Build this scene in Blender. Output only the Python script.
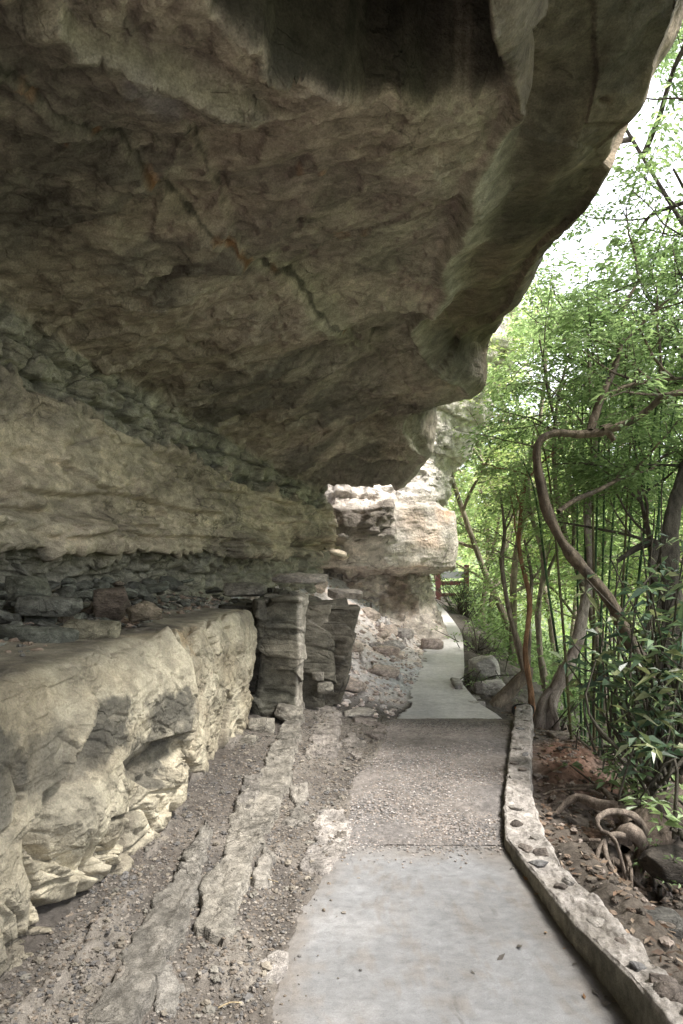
import bpy, math, random
import numpy as np
R = math.radians
sc = bpy.context.scene
for o in list(bpy.data.objects): bpy.data.objects.remove(o)
# ------------------------------------------------------------------ camera
EYE = 1.6; FL = 683.0; HOR = 560.0
cam = bpy.data.objects.new('camera', bpy.data.cameras.new('camera'))
sc.collection.objects.link(cam); sc.camera = cam
cam.location = (0, 0, EYE); cam.rotation_euler = (R(90), 0, 0)
cam.data.sensor_fit = 'VERTICAL'; cam.data.sensor_height = 36; cam.data.lens = 36*FL/1024
cam.data.shift_y = (HOR-512)/1024; cam.data.clip_end = 3000; cam.data.clip_start = .05
# ------------------------------------------------------------------ light
SUN_EL, SUN_AZ = 57, 110          # azimuth: degrees clockwise from +Y
w = bpy.data.worlds.new('World'); sc.world = w; w.use_nodes = True
nt = w.node_tree; bg = nt.nodes['Background']
sky = nt.nodes.new('ShaderNodeTexSky'); sky.sky_type = 'NISHITA'; sky.sun_disc = False
sky.sun_elevation = R(SUN_EL); sky.sun_rotation = R(SUN_AZ)
sky.air_density = 1.0; sky.dust_density = 4.0; sky.ozone_density = 1.0
tc = nt.nodes.new('ShaderNodeTexCoord'); cn = nt.nodes.new('ShaderNodeTexNoise'); cn.inputs['Scale'].default_value = 2.2; cn.inputs['Detail'].default_value = 7
nt.links.new(tc.outputs['Generated'], cn.inputs['Vector'])
cr = nt.nodes.new('ShaderNodeMapRange'); nt.links.new(cn.outputs['Fac'], cr.inputs[0])
for i_, x_ in enumerate((.38, .60, .35, 1.0)): cr.inputs[i_+1].default_value = x_
cm = nt.nodes.new('ShaderNodeMix'); cm.data_type = 'RGBA'; nt.links.new(cr.outputs[0], cm.inputs[0]); nt.links.new(sky.outputs[0], cm.inputs[6]); cm.inputs[7].default_value = (6.5, 6.55, 7.2, 1)
nt.links.new(cm.outputs[2], bg.inputs[0]); bg.inputs[1].default_value = .15
sun = bpy.data.objects.new('sun', bpy.data.lights.new('sun', 'SUN')); sc.collection.objects.link(sun)
sun.data.energy = 4.0; sun.data.angle = R(16); sun.data.color = (1, .96, .91)
sun.rotation_euler = (R(90-SUN_EL), 0, R(180-SUN_AZ))
sc.view_settings.view_transform = 'Standard'; sc.view_settings.look = 'None'
sc.view_settings.gamma = 1; sc.view_settings.exposure = 1.84
sc.render.engine = 'CYCLES'
sc.cycles.use_denoising = True
sc.cycles.max_bounces = 6; sc.cycles.diffuse_bounces = 4; sc.cycles.transparent_max_bounces = 4
sc.cycles.sample_clamp_indirect = 6

# ------------------------------------------------------------------ numpy tools
def hsh(ix, iy, iz, seed):
    h = (ix.astype(np.int64)*73856093) ^ (iy.astype(np.int64)*19349663) ^ (iz.astype(np.int64)*83492791) ^ (seed*2654435 + 97)
    h = (h ^ (h >> 13))*1274126177 & 0x7fffffff
    h = (h ^ (h >> 15))*668265263 & 0x7fffffff
    return ((h ^ (h >> 14)) & 0xffffff)/float(0x1000000)
def vnoise(P, seed=0):                      # value noise, -1..1
    f = np.floor(P); t = P-f; t = t*t*(3-2*t)
    x, y, z = f[..., 0], f[..., 1], f[..., 2]; r = 0
    for dx in (0, 1):
        wx = t[..., 0] if dx else 1-t[..., 0]
        for dy in (0, 1):
            wy = wx*(t[..., 1] if dy else 1-t[..., 1])
            for dz in (0, 1):
                r = r + wy*(t[..., 2] if dz else 1-t[..., 2])*hsh(x+dx, y+dy, z+dz, seed)
    return r*2-1
def fbm(P, s=1., o=4, seed=0, gain=.5):
    P = P*np.array(s, float); a, r, n = 1., 0, 0
    for i in range(o):
        r = r + a*vnoise(P+17.3*i, seed+i); n += a; a *= gain; P = P*2.03
    return r/n*1.5
def facet(P, s=1., seed=0, slope=1.):       # chipped planar facets; returns height and edge distance
    P = P*np.array(s, float); f = np.floor(P)
    d1 = np.full(P.shape[:-1], 1e9); d2 = d1.copy(); h = np.zeros_like(d1)
    for dx in (-1, 0, 1):
        for dy in (-1, 0, 1):
            for dz in (-1, 0, 1):
                x, y, z = f[..., 0]+dx, f[..., 1]+dy, f[..., 2]+dz
                q = np.stack([x+hsh(x, y, z, seed), y+hsh(x, y, z, seed+1), z+hsh(x, y, z, seed+2)], -1)
                v = P-q; d = (v*v).sum(-1)
                hh = hsh(x, y, z, seed+3)-.5 + slope*(v[..., 0]*(hsh(x, y, z, seed+4)-.5)+v[..., 1]*(hsh(x, y, z, seed+5)-.5)+v[..., 2]*(hsh(x, y, z, seed+6)-.5))
                c = d < d1
                d2 = np.where(c, d1, np.minimum(d2, d)); h = np.where(c, hh, h); d1 = np.where(c, d, d1)
    return h, np.sqrt(d2)-np.sqrt(d1)
def sst(a, b, x):
    t = np.clip((x-a)/(b-a), 0, 1); return t*t*(3-2*t)
def terrace(h, n, sharp=.12):
    k = h*n; f = np.floor(k); r = k-f
    return (f+sst(.5-sharp, .5+sharp, r))/n
def proj(P):
    y = np.maximum(P[..., 1], .05)
    return 341.5+FL*P[..., 0]/y, HOR-FL*(P[..., 2]-EYE)/y
def W(px, py, d): return np.array([(px-341.5)/FL*d, d, EYE+(HOR-py)/FL*d])
def pl_dist(x, y, pts):                     # distance and signed side to a polyline
    best = np.full(x.shape, 1e9); sgn = np.zeros_like(best)
    for (ax, ay), (bx, by) in zip(pts[:-1], pts[1:]):
        dx, dy = bx-ax, by-ay; L = dx*dx+dy*dy+1e-9
        t = np.clip(((x-ax)*dx+(y-ay)*dy)/L, 0, 1)
        d = np.hypot(x-ax-t*dx, y-ay-t*dy); c = d < best
        best = np.where(c, d, best); sgn = np.where(c, np.sign((x-ax)*dy-(y-ay)*dx), sgn)
    return best, sgn
def poly_sd(x, y, pts):                     # positive inside
    d, _ = pl_dist(x, y, list(pts)+[pts[0]]); ins = np.zeros(x.shape, bool)
    for (ax, ay), (bx, by) in zip(pts, list(pts[1:])+[pts[0]]):
        if ay == by: continue
        ins ^= ((ay > y) != (by > y)) & (x < (bx-ax)*(y-ay)/(by-ay)+ax)
    return np.where(ins, d, -d)
def itp(x, tab):
    xs = [t[0] for t in tab]; ys = [t[1] for t in tab]
    return np.interp(x, xs, ys)
def smooth(a, n, ax):
    for _ in range(n):
        p = np.concatenate([np.take(a, [0], ax), a, np.take(a, [-1], ax)], ax); m = a.shape[ax]
        a = (np.take(p, range(0, m), ax)+2*a+np.take(p, range(2, m+2), ax))/4
    return a
def gnormals(G, flip=1):
    du = np.gradient(G, axis=0); dv = np.gradient(G, axis=1); n = np.cross(du, dv)*flip
    return n/np.maximum(np.linalg.norm(n, axis=-1, keepdims=True), 1e-9)

# ------------------------------------------------------------------ object tools
def meta(o, label=None, cat=None, group=None, kind=None):
    if label: o['label'] = label
    if cat: o['category'] = cat
    if group: o['group'] = group
    if kind: o['kind'] = kind
    return o
def mesh(name, V, F, mat, parent=None, col=None, smoothf=True, loc=None):
    V = np.asarray(V, np.float32).reshape(-1, 3); F = np.asarray(F, np.int32)
    me = bpy.data.meshes.new(name); k = F.shape[1]
    if parent is not None: V = V-np.array(parent.location, np.float32)
    elif loc is not None: V = V-np.array(loc, np.float32)
    me.vertices.add(len(V)); me.vertices.foreach_set('co', V.ravel())
    me.loops.add(F.size); me.loops.foreach_set('vertex_index', F.ravel())
    me.polygons.add(len(F)); me.polygons.foreach_set('loop_start', np.arange(0, F.size, k, dtype=np.int32))
    me.polygons.foreach_set('loop_total', np.full(len(F), k, np.int32))
    me.polygons.foreach_set('use_smooth', np.full(len(F), smoothf))
    me.update(calc_edges=True); me.validate()
    if col is not None:
        c = np.ones((len(V), 4), np.float32); c[:, :3] = np.clip(np.asarray(col).reshape(-1, 3), 0.005, .9)
        me.color_attributes.new('Col', 'FLOAT_COLOR', 'POINT').data.foreach_set('color', c.ravel())
    me.materials.append(mat)
    o = bpy.data.objects.new(name, me); sc.collection.objects.link(o)
    if parent is not None: o.parent = parent
    elif loc is not None: o.location = loc
    return o
def gridF(nu, nv, flip=False):
    i = np.arange(nu*nv).reshape(nu, nv)
    f = np.stack([i[:-1, :-1], i[1:, :-1], i[1:, 1:], i[:-1, 1:]], -1).reshape(-1, 4)
    return f[:, ::-1] if flip else f
def empty(name, loc):
    o = bpy.data.objects.new(name, None); sc.collection.objects.link(o); o.location = [float(v) for v in loc]; o.empty_display_size = .1
    return o
def mix3(a, b, t): return a*(1-t[..., None])+np.array(b, float)*t[..., None]

# ------------------------------------------------------------------ materials
def mat_base(name):
    m = bpy.data.materials.new(name); m.use_nodes = True; N = m.node_tree
    return m, N, N.nodes['Principled BSDF'], N.links
def nz(N, L, vec, scale, detail=6, rough=.6):
    n = N.nodes.new('ShaderNodeTexNoise'); n.inputs['Scale'].default_value = scale
    n.inputs['Detail'].default_value = detail; n.inputs['Roughness'].default_value = rough
    L.new(vec, n.inputs['Vector']); return n.outputs['Fac']
def geo_vec(N, L, sc_=(1, 1, 1)):
    t = N.nodes.new('ShaderNodeNewGeometry'); m = N.nodes.new('ShaderNodeMapping')
    m.inputs['Scale'].default_value = sc_; L.new(t.outputs['Position'], m.inputs['Vector']); return m.outputs[0]
def rng(N, L, v, a, b, c, d):
    r = N.nodes.new('ShaderNodeMapRange'); L.new(v, r.inputs[0])
    for i, x in enumerate((a, b, c, d)): r.inputs[i+1].default_value = x
    return r.outputs[0]
def mul_col(N, L, col, fac):
    m = N.nodes.new('ShaderNodeVectorMath'); m.operation = 'SCALE'; L.new(col, m.inputs[0]); L.new(fac, m.inputs['Scale']); return m.outputs[0]
def bumps(N, L, b, items):
    prev = None
    for h, dist, st in items:
        n = N.nodes.new('ShaderNodeBump'); n.inputs['Distance'].default_value = dist; n.inputs['Strength'].default_value = st
        L.new(h, n.inputs['Height'])
        if prev is not None: L.new(prev, n.inputs['Normal'])
        prev = n.outputs[0]
    L.new(prev, b.inputs['Normal'])
def vor(N, L, vec, scale, feat='F1', rand=1):
    n = N.nodes.new('ShaderNodeTexVoronoi'); n.feature = feat; n.inputs['Scale'].default_value = scale
    n.inputs['Randomness'].default_value = rand
    L.new(vec, n.inputs['Vector']); return n
def vcol_mat(name, fine=40, streak=(1, 1, 1), amp=.35, bd=.012, speck=.0, rough=.92, mid=1.0, cracks=0, lo=.5):
    """vertex colour varied by fine procedural noise"""
    m, N, b, L = mat_base(name)
    a = N.nodes.new('ShaderNodeAttribute'); a.attribute_name = 'Col'
    g = geo_vec(N, L); gs = geo_vec(N, L, streak)
    n1 = nz(N, L, gs, fine*.22, 8, .65); n2 = nz(N, L, g, fine*2.5, 5, .7); n3 = nz(N, L, gs, fine*.05, 5, .6)
    c = mul_col(N, L, a.outputs['Color'], rng(N, L, n1, .32, .68, 1-amp, 1+amp))
    c = mul_col(N, L, c, rng(N, L, n2, .36, .64, 1-amp*.7, 1+amp*.7))
    c = mul_col(N, L, c, rng(N, L, n3, .3, .7, 1-amp*.5, 1+amp*.5))
    L.new(c, b.inputs['Base Color']); b.inputs['Roughness'].default_value = rough
    b.inputs['Specular IOR Level'].default_value = .25
    items = [(n3, bd*5*mid, .7), (n1, bd*2.4, .9), (n2, bd*.5, .9)]
    if cracks:
        ad = N.nodes.new('ShaderNodeVectorMath'); ad.operation = 'MULTIPLY_ADD'; nn = N.nodes.new('ShaderNodeTexNoise'); nn.inputs['Scale'].default_value = 2.3; nn.inputs['Detail'].default_value = 6
        L.new(gs, nn.inputs['Vector']); L.new(nn.outputs['Color'], ad.inputs[0]); ad.inputs[1].default_value = (.55, .55, .55); L.new(gs, ad.inputs[2])
        v1 = vor(N, L, ad.outputs[0], cracks, 'DISTANCE_TO_EDGE'); v2 = vor(N, L, ad.outputs[0], cracks*3.1, 'DISTANCE_TO_EDGE')
        k1 = rng(N, L, v1.outputs['Distance'], 0, .035, 0, 1); k2 = rng(N, L, v2.outputs['Distance'], 0, .05, 0, 1)
        gate = rng(N, L, nz(N, L, g, 1.7, 3), .45, .6, 0, 1)
        def gated(k, lo):
            m1 = N.nodes.new('ShaderNodeMix'); m1.data_type = 'FLOAT'; L.new(gate, m1.inputs[0]); m1.inputs[2].default_value = 1; L.new(rng(N, L, k, 0, 1, lo, 1), m1.inputs[3]); return m1.outputs[0]
        c = mul_col(N, L, c, gated(k1, lo)); c = mul_col(N, L, c, gated(k2, .5+lo*.5)); L.new(c, b.inputs['Base Color'])
        f1 = vor(N, L, ad.outputs[0], cracks*2.2); f2 = vor(N, L, ad.outputs[0], cracks*6.5)
        def cellv(v): 
            sp = N.nodes.new('ShaderNodeSeparateColor'); L.new(v.outputs['Color'], sp.inputs[0]); return sp.outputs[0]
        c = mul_col(N, L, c, rng(N, L, cellv(f1), 0, 1, .9, 1.1)); c = mul_col(N, L, c, rng(N, L, cellv(f2), 0, 1, .88, 1.12)); L.new(c, b.inputs['Base Color'])
        items += [(gated(k1, 0), bd*1.6, .6), (gated(k2, 0), bd*.9, .6), (cellv(f1), bd*1.3, .7), (cellv(f2), bd*.7, .7), (f2.outputs['Distance'], bd*.8, .6)]
    bumps(N, L, b, items)
    return m
M_rock = vcol_mat('cliff_rock', 40, (.8, 1, 1.5), amp=.36, bd=.010, cracks=2.2)
M_block = vcol_mat('block_rock', 40, (1, 1, 1.5), amp=.38, bd=.008, cracks=1.8, lo=.7)
M_far = vcol_mat('far_rock', 26, (1, 1, 1.2), amp=.3, bd=.02, cracks=2.2)
M_ceil = vcol_mat('roof_rock', 34, (1, 1.6, 1.2), amp=.34, bd=.012, cracks=1.5, lo=.8)
M_face = vcol_mat('ledge_rock', 44, (1, 1, 1), amp=.28, bd=.012, mid=.8, cracks=1.6, lo=.75)
M_stone = vcol_mat('loose_stone', 80, (1, 1, 1.6), amp=.42, bd=.010, cracks=5, lo=.6)
M_dirt = vcol_mat('dirt_ground', 120, (1, 1, 1), amp=.35, bd=.008)
M_conc = vcol_mat('path_concrete', 75, (1, 1.4, 1), amp=.17, bd=.0035, mid=.5)
M_grav = vcol_mat('path_gravel', 120, (1, 1, 1), amp=.35, bd=.006)
M_curb = vcol_mat('curb_concrete', 90, (1, 1, 1), amp=.38, bd=.008)
M_bark = vcol_mat('bark', 70, (1.3, 1.3, .4), amp=.55, bd=.014)
M_pebble = vcol_mat('pebble', 150, (1, 1, 1), amp=.2, bd=.001)
def leaf_mat(name, trans=.45, rough=.5, spec=.3):
    m, N, b, L = mat_base(name)
    a = N.nodes.new('ShaderNodeAttribute'); a.attribute_name = 'Col'
    n = nz(N, L, geo_vec(N, L), 60, 2)
    c = mul_col(N, L, a.outputs['Color'], rng(N, L, n, .3, .7, .85, 1.15))
    L.new(c, b.inputs['Base Color']); b.inputs['Roughness'].default_value = rough; b.inputs['Specular IOR Level'].default_value = spec
    t = N.nodes.new('ShaderNodeBsdfTranslucent')
    h = N.nodes.new('ShaderNodeVectorMath'); h.operation = 'MULTIPLY'; L.new(c, h.inputs[0]); h.inputs[1].default_value = (2.0, 2.0, 1.8)
    L.new(h.outputs[0], t.inputs['Color'])
    x = N.nodes.new('ShaderNodeMixShader'); x.inputs[0].default_value = trans
    L.new(b.outputs[0], x.inputs[1]); L.new(t.outputs[0], x.inputs[2]); L.new(x.outputs[0], N.nodes['Material Output'].inputs[0])
    return m
M_leaf = leaf_mat('thin_leaf'); M_broad = leaf_mat('glossy_leaf', .25, .38, .5); M_dry = leaf_mat('dry_leaf', .1, .8, .1)
def flat_mat(name, col, rough=.8, amp=.2, scale=60):
    m, N, b, L = mat_base(name)
    rgb = N.nodes.new('ShaderNodeRGB'); rgb.outputs[0].default_value = (*col, 1)
    n = nz(N, L, geo_vec(N, L), scale, 4)
    L.new(mul_col(N, L, rgb.outputs[0], rng(N, L, n, .3, .7, 1-amp, 1+amp)), b.inputs['Base Color']); b.inputs['Roughness'].default_value = rough
    bumps(N, L, b, [(n, .003, .5)]); return m

# ------------------------------------------------------------------ the lie of the land
PATH_L = [(-12, -.3), (2.36, -.264), (2.63, -.256), (2.91, -.22), (3.17, -.17), (3.53, -.085), (3.83, .02), (4.12, .02), (4.75, .06), (5.46, .25), (6.07, .38), (6.9, .48), (7.4, .62), (8, .82), (9, 1.06), (10, 1.26), (11, 1.40), (12, 1.54), (13, 1.72), (15, 2.02), (18, 2.28), (22, 2.2)]
PATH_R = [(-12, 1.0), (2.1, 1.0), (2.36, .985), (2.82, .945), (3.3, .92), (3.76, .895), (4.4, 1.04), (5.4, 1.32), (6.3, 1.58), (7.0, 1.78), (7.6, 1.72), (8, 1.62), (9, 1.60), (10, 1.80), (12, 2.14), (13, 2.3), (14, 2.42), (15, 2.5), (18, 2.62), (22, 2.6)]
WALLX = [(-12, -3.6), (-4, -3.0), (2, -2.65), (4.6, -2.3), (6.5, -1.88), (8.7, -1.30), (10, -.75), (11.2, -.15), (12.2, -.15)]
BENCHX = [(-12, -2.2), (0, -1.42), (2.42, -1.19), (4.2, -1.03), (6.0, -.84), (8, -.6)]
def g_of(y): return itp(y, [(-60, 0), (6.6, 0), (7.4, -.13), (9, -.05), (12, .12), (12.5, .12), (15, .2), (18, .4), (24, .6), (60, 1)])
def land(x, y):
    x = np.asarray(x, float); y = np.asarray(y, float)
    z = g_of(y); e = itp(y, PATH_L)
    wl = itp(y, [(-12, -2.2), (6.0, -.9), (6.9, -1.8), (8.7, -1.36), (12, -.3), (13, .6), (14, 1.4), (19, 1.4)])
    A = itp(y, [(-12, .14), (6.0, .14), (6.6, .35), (7.4, 1.05), (12, 1.1), (13.5, .7), (16, .5), (40, .5)])
    t = np.clip((e-.04-x)/(e-wl), 0, 1.15)
    z = z+A*t**1.25
    xb = itp(y, [(-12, 4.2), (2, 3.3), (4.75, 2.75), (6.6, 2.35), (8, 2.25), (12, 2.55), (18, 3.1), (25, 3.5)])
    u = x-xb; s = .35
    drop = s*np.log1p(np.exp(np.clip(u/s, -30, 30)))*.72
    drop = 11*(1-np.exp(-drop/11))
    r = itp(y, PATH_R)+.2
    z = z-drop-.20*sst(.12, .55, x-r)*sst(5.4, 4.4, y)*sst(-2, 1, y)
    # land behind the far bend and hills in the distance
    d = np.hypot(x-5, y); z = z+sst(60, 320, d)*30
    return z

def relief(X, Y):
    P = np.stack([X, Y, X*0], -1); e = itp(Y, PATH_L); r = itp(Y, PATH_R)
    onp = sst(.0, .07, X-e)*sst(-.12, .02, r-X)*sst(24, 20, Y)
    left = sst(0, .15, e-X); far = sst(7.0, 8.2, Y)*left; right = sst(.1, .4, X-r); near = 1-onp
    n1 = fbm(P, 3, 4, 1); n2 = fbm(P, 14, 3, 2); dz = near*(.014*n1+.010*n2+.004*fbm(P, 45, 2, 3))
    fh, fe = facet(P, (5, 3.5, 1), 5, 1.5); f2, fe2 = facet(P, (11, 8, 1), 9, 1.5); f4, fe4 = facet(P, (16, 7, 1), 19, 1.2)
    bank = far*sst(-.02, .35, e-X); blotch = sst(-.1, .35, fbm(P, 1.3, 3, 77))
    dz = dz+bank*(.13*np.maximum(fh, -.1)*(.1+blotch)+.05*f2*blotch)
    dz = dz+right*(.05*n1+.03*fbm(P, 7, 3, 8)+.02*np.maximum(f2, 0))*sst(60, 20, Y)
    rid = fbm(np.stack([X*6-Y*.8, Y*.8, X*0], -1), 1, 4, 33); pl = left*(1-far)
    rk = sst(.05, .35, rid)*sst(-.1, .2, fbm(P, 2.2, 3, 34))
    dz = dz+pl*rk*(.022+.028*f4)
    dz = dz+.016*sst(.16, .02, e-X)*sst(.06, .03, X-e)*sst(7.2, 7, Y)*(1+.4*n2)
    return dz-.045*onp, onp, left, far, right, bank, blotch, n1, fe, pl*rk
def hz(x, y):
    x = np.asarray(x, float); y = np.asarray(y, float); return land(x, y)+relief(x, y)[0]
def make_land():
    xs = np.concatenate([-np.geomspace(1.7, 420, 40)[::-1], np.linspace(-1.65, 3.2, 400), np.linspace(3.23, 7, 90)[1:], np.geomspace(7.1, 450, 45)])
    ys = np.concatenate([-np.geomspace(.6, 450, 30)[::-1], np.linspace(-.4, 1.75, 25), np.geomspace(1.78, 20, 560), np.geomspace(20.3, 600, 60)])
    X, Y = np.meshgrid(xs, ys, indexing='ij'); Z = land(X, Y); P = np.stack([X, Y, X*0], -1)
    dz, onp, left, far, right, bank, blotch, n1, fe, rk = relief(X, Y); Z = Z+dz
    c = np.zeros(X.shape+(3,))+np.array([.098, .086, .075])
    c = mix3(c, [.17, .152, .13], sst(-.2, .6, n1)*.6)
    c = mix3(c, [.085, .078, .072], sst(.0, .7, fbm(P, 1.7, 3, 12))*.6)
    c = mix3(c, [.20, .18, .155], rk*.85)
    bc = mix3(np.zeros_like(c)+np.array([.64, .585, .56]), [.50, .495, .50], sst(-.1, .3, fbm(P, .9, 3, 14))*.85)
    bc = mix3(bc, [.66, .54, .46], sst(.15, .5, fbm(P, 3, 3, 15))*.7)
    bc = mix3(bc, [.2, .17, .15], sst(.07, .0, fe)*blotch*.5)
    bk = sst(7.2, 8.6, Y+.35*n1)*left
    c = c*(1-bk[..., None])+bc*bk[..., None]
    c = mix3(c, [.20, .115, .082], right*sst(4.2, 5.2, Y)*sst(.5, -.3, fbm(P, 1.2, 3, 21))*sst(9, 7, Y))
    c = mix3(c, [.085, .068, .052], right*sst(5.0, 3.8, Y)*.75)
    c = mix3(c, [.05, .07, .03], right*sst(.3, 1.5, X-itp(Y, [(0, 3), (5, 2.8), (7, 2.5), (12, 2.8), (20, 3.3)]))*.8)
    V = np.stack([X, Y, Z], -1)
    o = mesh('ground', V, gridF(*X.shape, flip=False), M_dirt, col=c)
    meta(o, 'dark gravelly dirt between the ledge and the path, reddish soil beyond the kerb', kind='structure')
make_land()

def strip(name, y0, y1, n, nc, lf, rf, mat, colf, zf, label, raise_=.012, jl=.02, seed=1, tail=True):
    ys = np.geomspace(y0+20, y1+20, n)-20 if y0 < 0 else np.linspace(y0, y1, n)
    s = np.linspace(0, 1, nc); Y, S = np.meshgrid(ys, s, indexing='ij')
    q = np.stack([ys*3, ys*0, ys*0], -1)
    l = lf(ys)+jl*fbm(q, 2.2, 5, seed, .65); r = rf(ys)
    X = l[:, None]+(r-l)[:, None]*S
    P = np.stack([X, Y, X*0], -1); Z = zf(X, Y)+raise_
    Z[:, 0] -= .05; X[:, 0] -= .004; Z[:, 1] -= .003
    if tail: Z[0, :] -= .02; Z[-1, :] -= .02
    o = mesh(name, np.stack([X, Y, Z], -1), gridF(n, nc, True), mat, col=colf(P, S))
    return meta(o, label, kind='structure')
def seam(x): return 3.79+.0*x
def conc_col(P, S):
    c = np.zeros(P.shape)+np.array([.195, .197, .20])
    c = mix3(c, [.155, .155, .155], sst(-.1, .6, fbm(P, 1.6, 4, 41))*.55)
    c = mix3(c, [.14, .135, .13], sst(.05, .6, fbm(P, (5, 2, 1), 4, 42))*.35)
    c = mix3(c, [.245, .24, .235], sst(.15, .5, fbm(P, (3, 3, 1), 4, 43))*.4)
    gx, gy = P[..., 0], P[..., 1]
    for pl_ in ([(.02, 3.78), (.10, 3.35), (.22, 3.2), (.25, 2.9), (.4, 2.6), (.42, 2.2)], [(.25, 2.9), (.5, 2.95), (.7, 3.1), (.9, 3.12)]):
        c = mix3(c, [.09, .085, .08], .55*sst(.006, .001, pl_dist(gx, gy, pl_)[0]+.004*fbm(P, 9, 3, 48)+.0)*sst(-.3, .2, fbm(P, 3, 2, 47)))
    c = mix3(c, [.16, .14, .12], sst(.12, .5, fbm(P, (11, 16, 1), 4, 46, .7))*.45)
    c = mix3(c, [.15, .13, .11], sst(3.55, 3.78, gy+.1*fbm(P, 5, 3, 49))*.5)
    c = mix3(c, [.17, .15, .13], sst(.82, 1.0, S+.02*fbm(P, 8, 2, 44))*.6)
    c = mix3(c, [.15, .13, .11], sst(.13, .0, S+.02*fbm(P, 8, 2, 45))*.6)
    return c
strip('concrete_path', -11, 3.80, 420, 200, lambda y: itp(y, PATH_L), lambda y: itp(y, PATH_R)+.03, M_conc, conc_col,
      lambda X, Y: g_of(Y)+.004*fbm(np.stack([X, Y, X*0], -1), 2.5, 3, 50)+.0012*fbm(np.stack([X, Y, X*0], -1), (9, 22, 1), 3, 51), 'smooth pale grey concrete path slab in front', .012, .045, 3, False)
def grav_col(P, S):
    c = np.zeros(P.shape)+np.array([.165, .148, .135])
    c = mix3(c, [.25, .22, .20], sst(-.2, .5, fbm(P, 1.4, 4, 61)))
    c = mix3(c, [.15, .14, .135], sst(.0, .5, fbm(P, (1.6, 1, 1), 3, 62)+sst(.55, 1, S)*.5-.25*sst(5.6, 6.5, P[..., 1]))*.75)
    return c
strip('gravel_path', 3.795, 7.3, 380, 190, lambda y: itp(y, PATH_L), lambda y: itp(y, PATH_R)+.03, M_grav, grav_col,
      lambda X, Y: g_of(Y)+.008*fbm(np.stack([X, Y, X*0], -1), 3, 3, 52)+.004*np.abs(fbm(np.stack([X, Y, X*0], -1), 22, 3, 53))*1.5, 'rough exposed pebble path section up to the rise', .014, .04, 5, False)
def far_col(P, S):
    c = np.zeros(P.shape)+np.array([.68, .655, .65])
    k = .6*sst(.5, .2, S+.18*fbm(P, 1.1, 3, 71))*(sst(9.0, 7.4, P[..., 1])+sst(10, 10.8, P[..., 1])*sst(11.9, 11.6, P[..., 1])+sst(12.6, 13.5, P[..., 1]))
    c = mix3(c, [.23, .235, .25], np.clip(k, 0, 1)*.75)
    return mix3(c, [.58, .55, .54], sst(0, .6, fbm(P, 2.5, 3, 72))*.5)
strip('far_path', 7.28, 21, 420, 90, lambda y: itp(y, PATH_L)-.12*sst(8, 9, y), lambda y: itp(y, PATH_R), M_conc, far_col,
      lambda X, Y: g_of(Y)+.01*fbm(np.stack([X, Y, X*0], -1), 1.5, 3, 54), 'pale path climbing past the bank and round the bend', .012, .10, 7, False)

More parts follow.
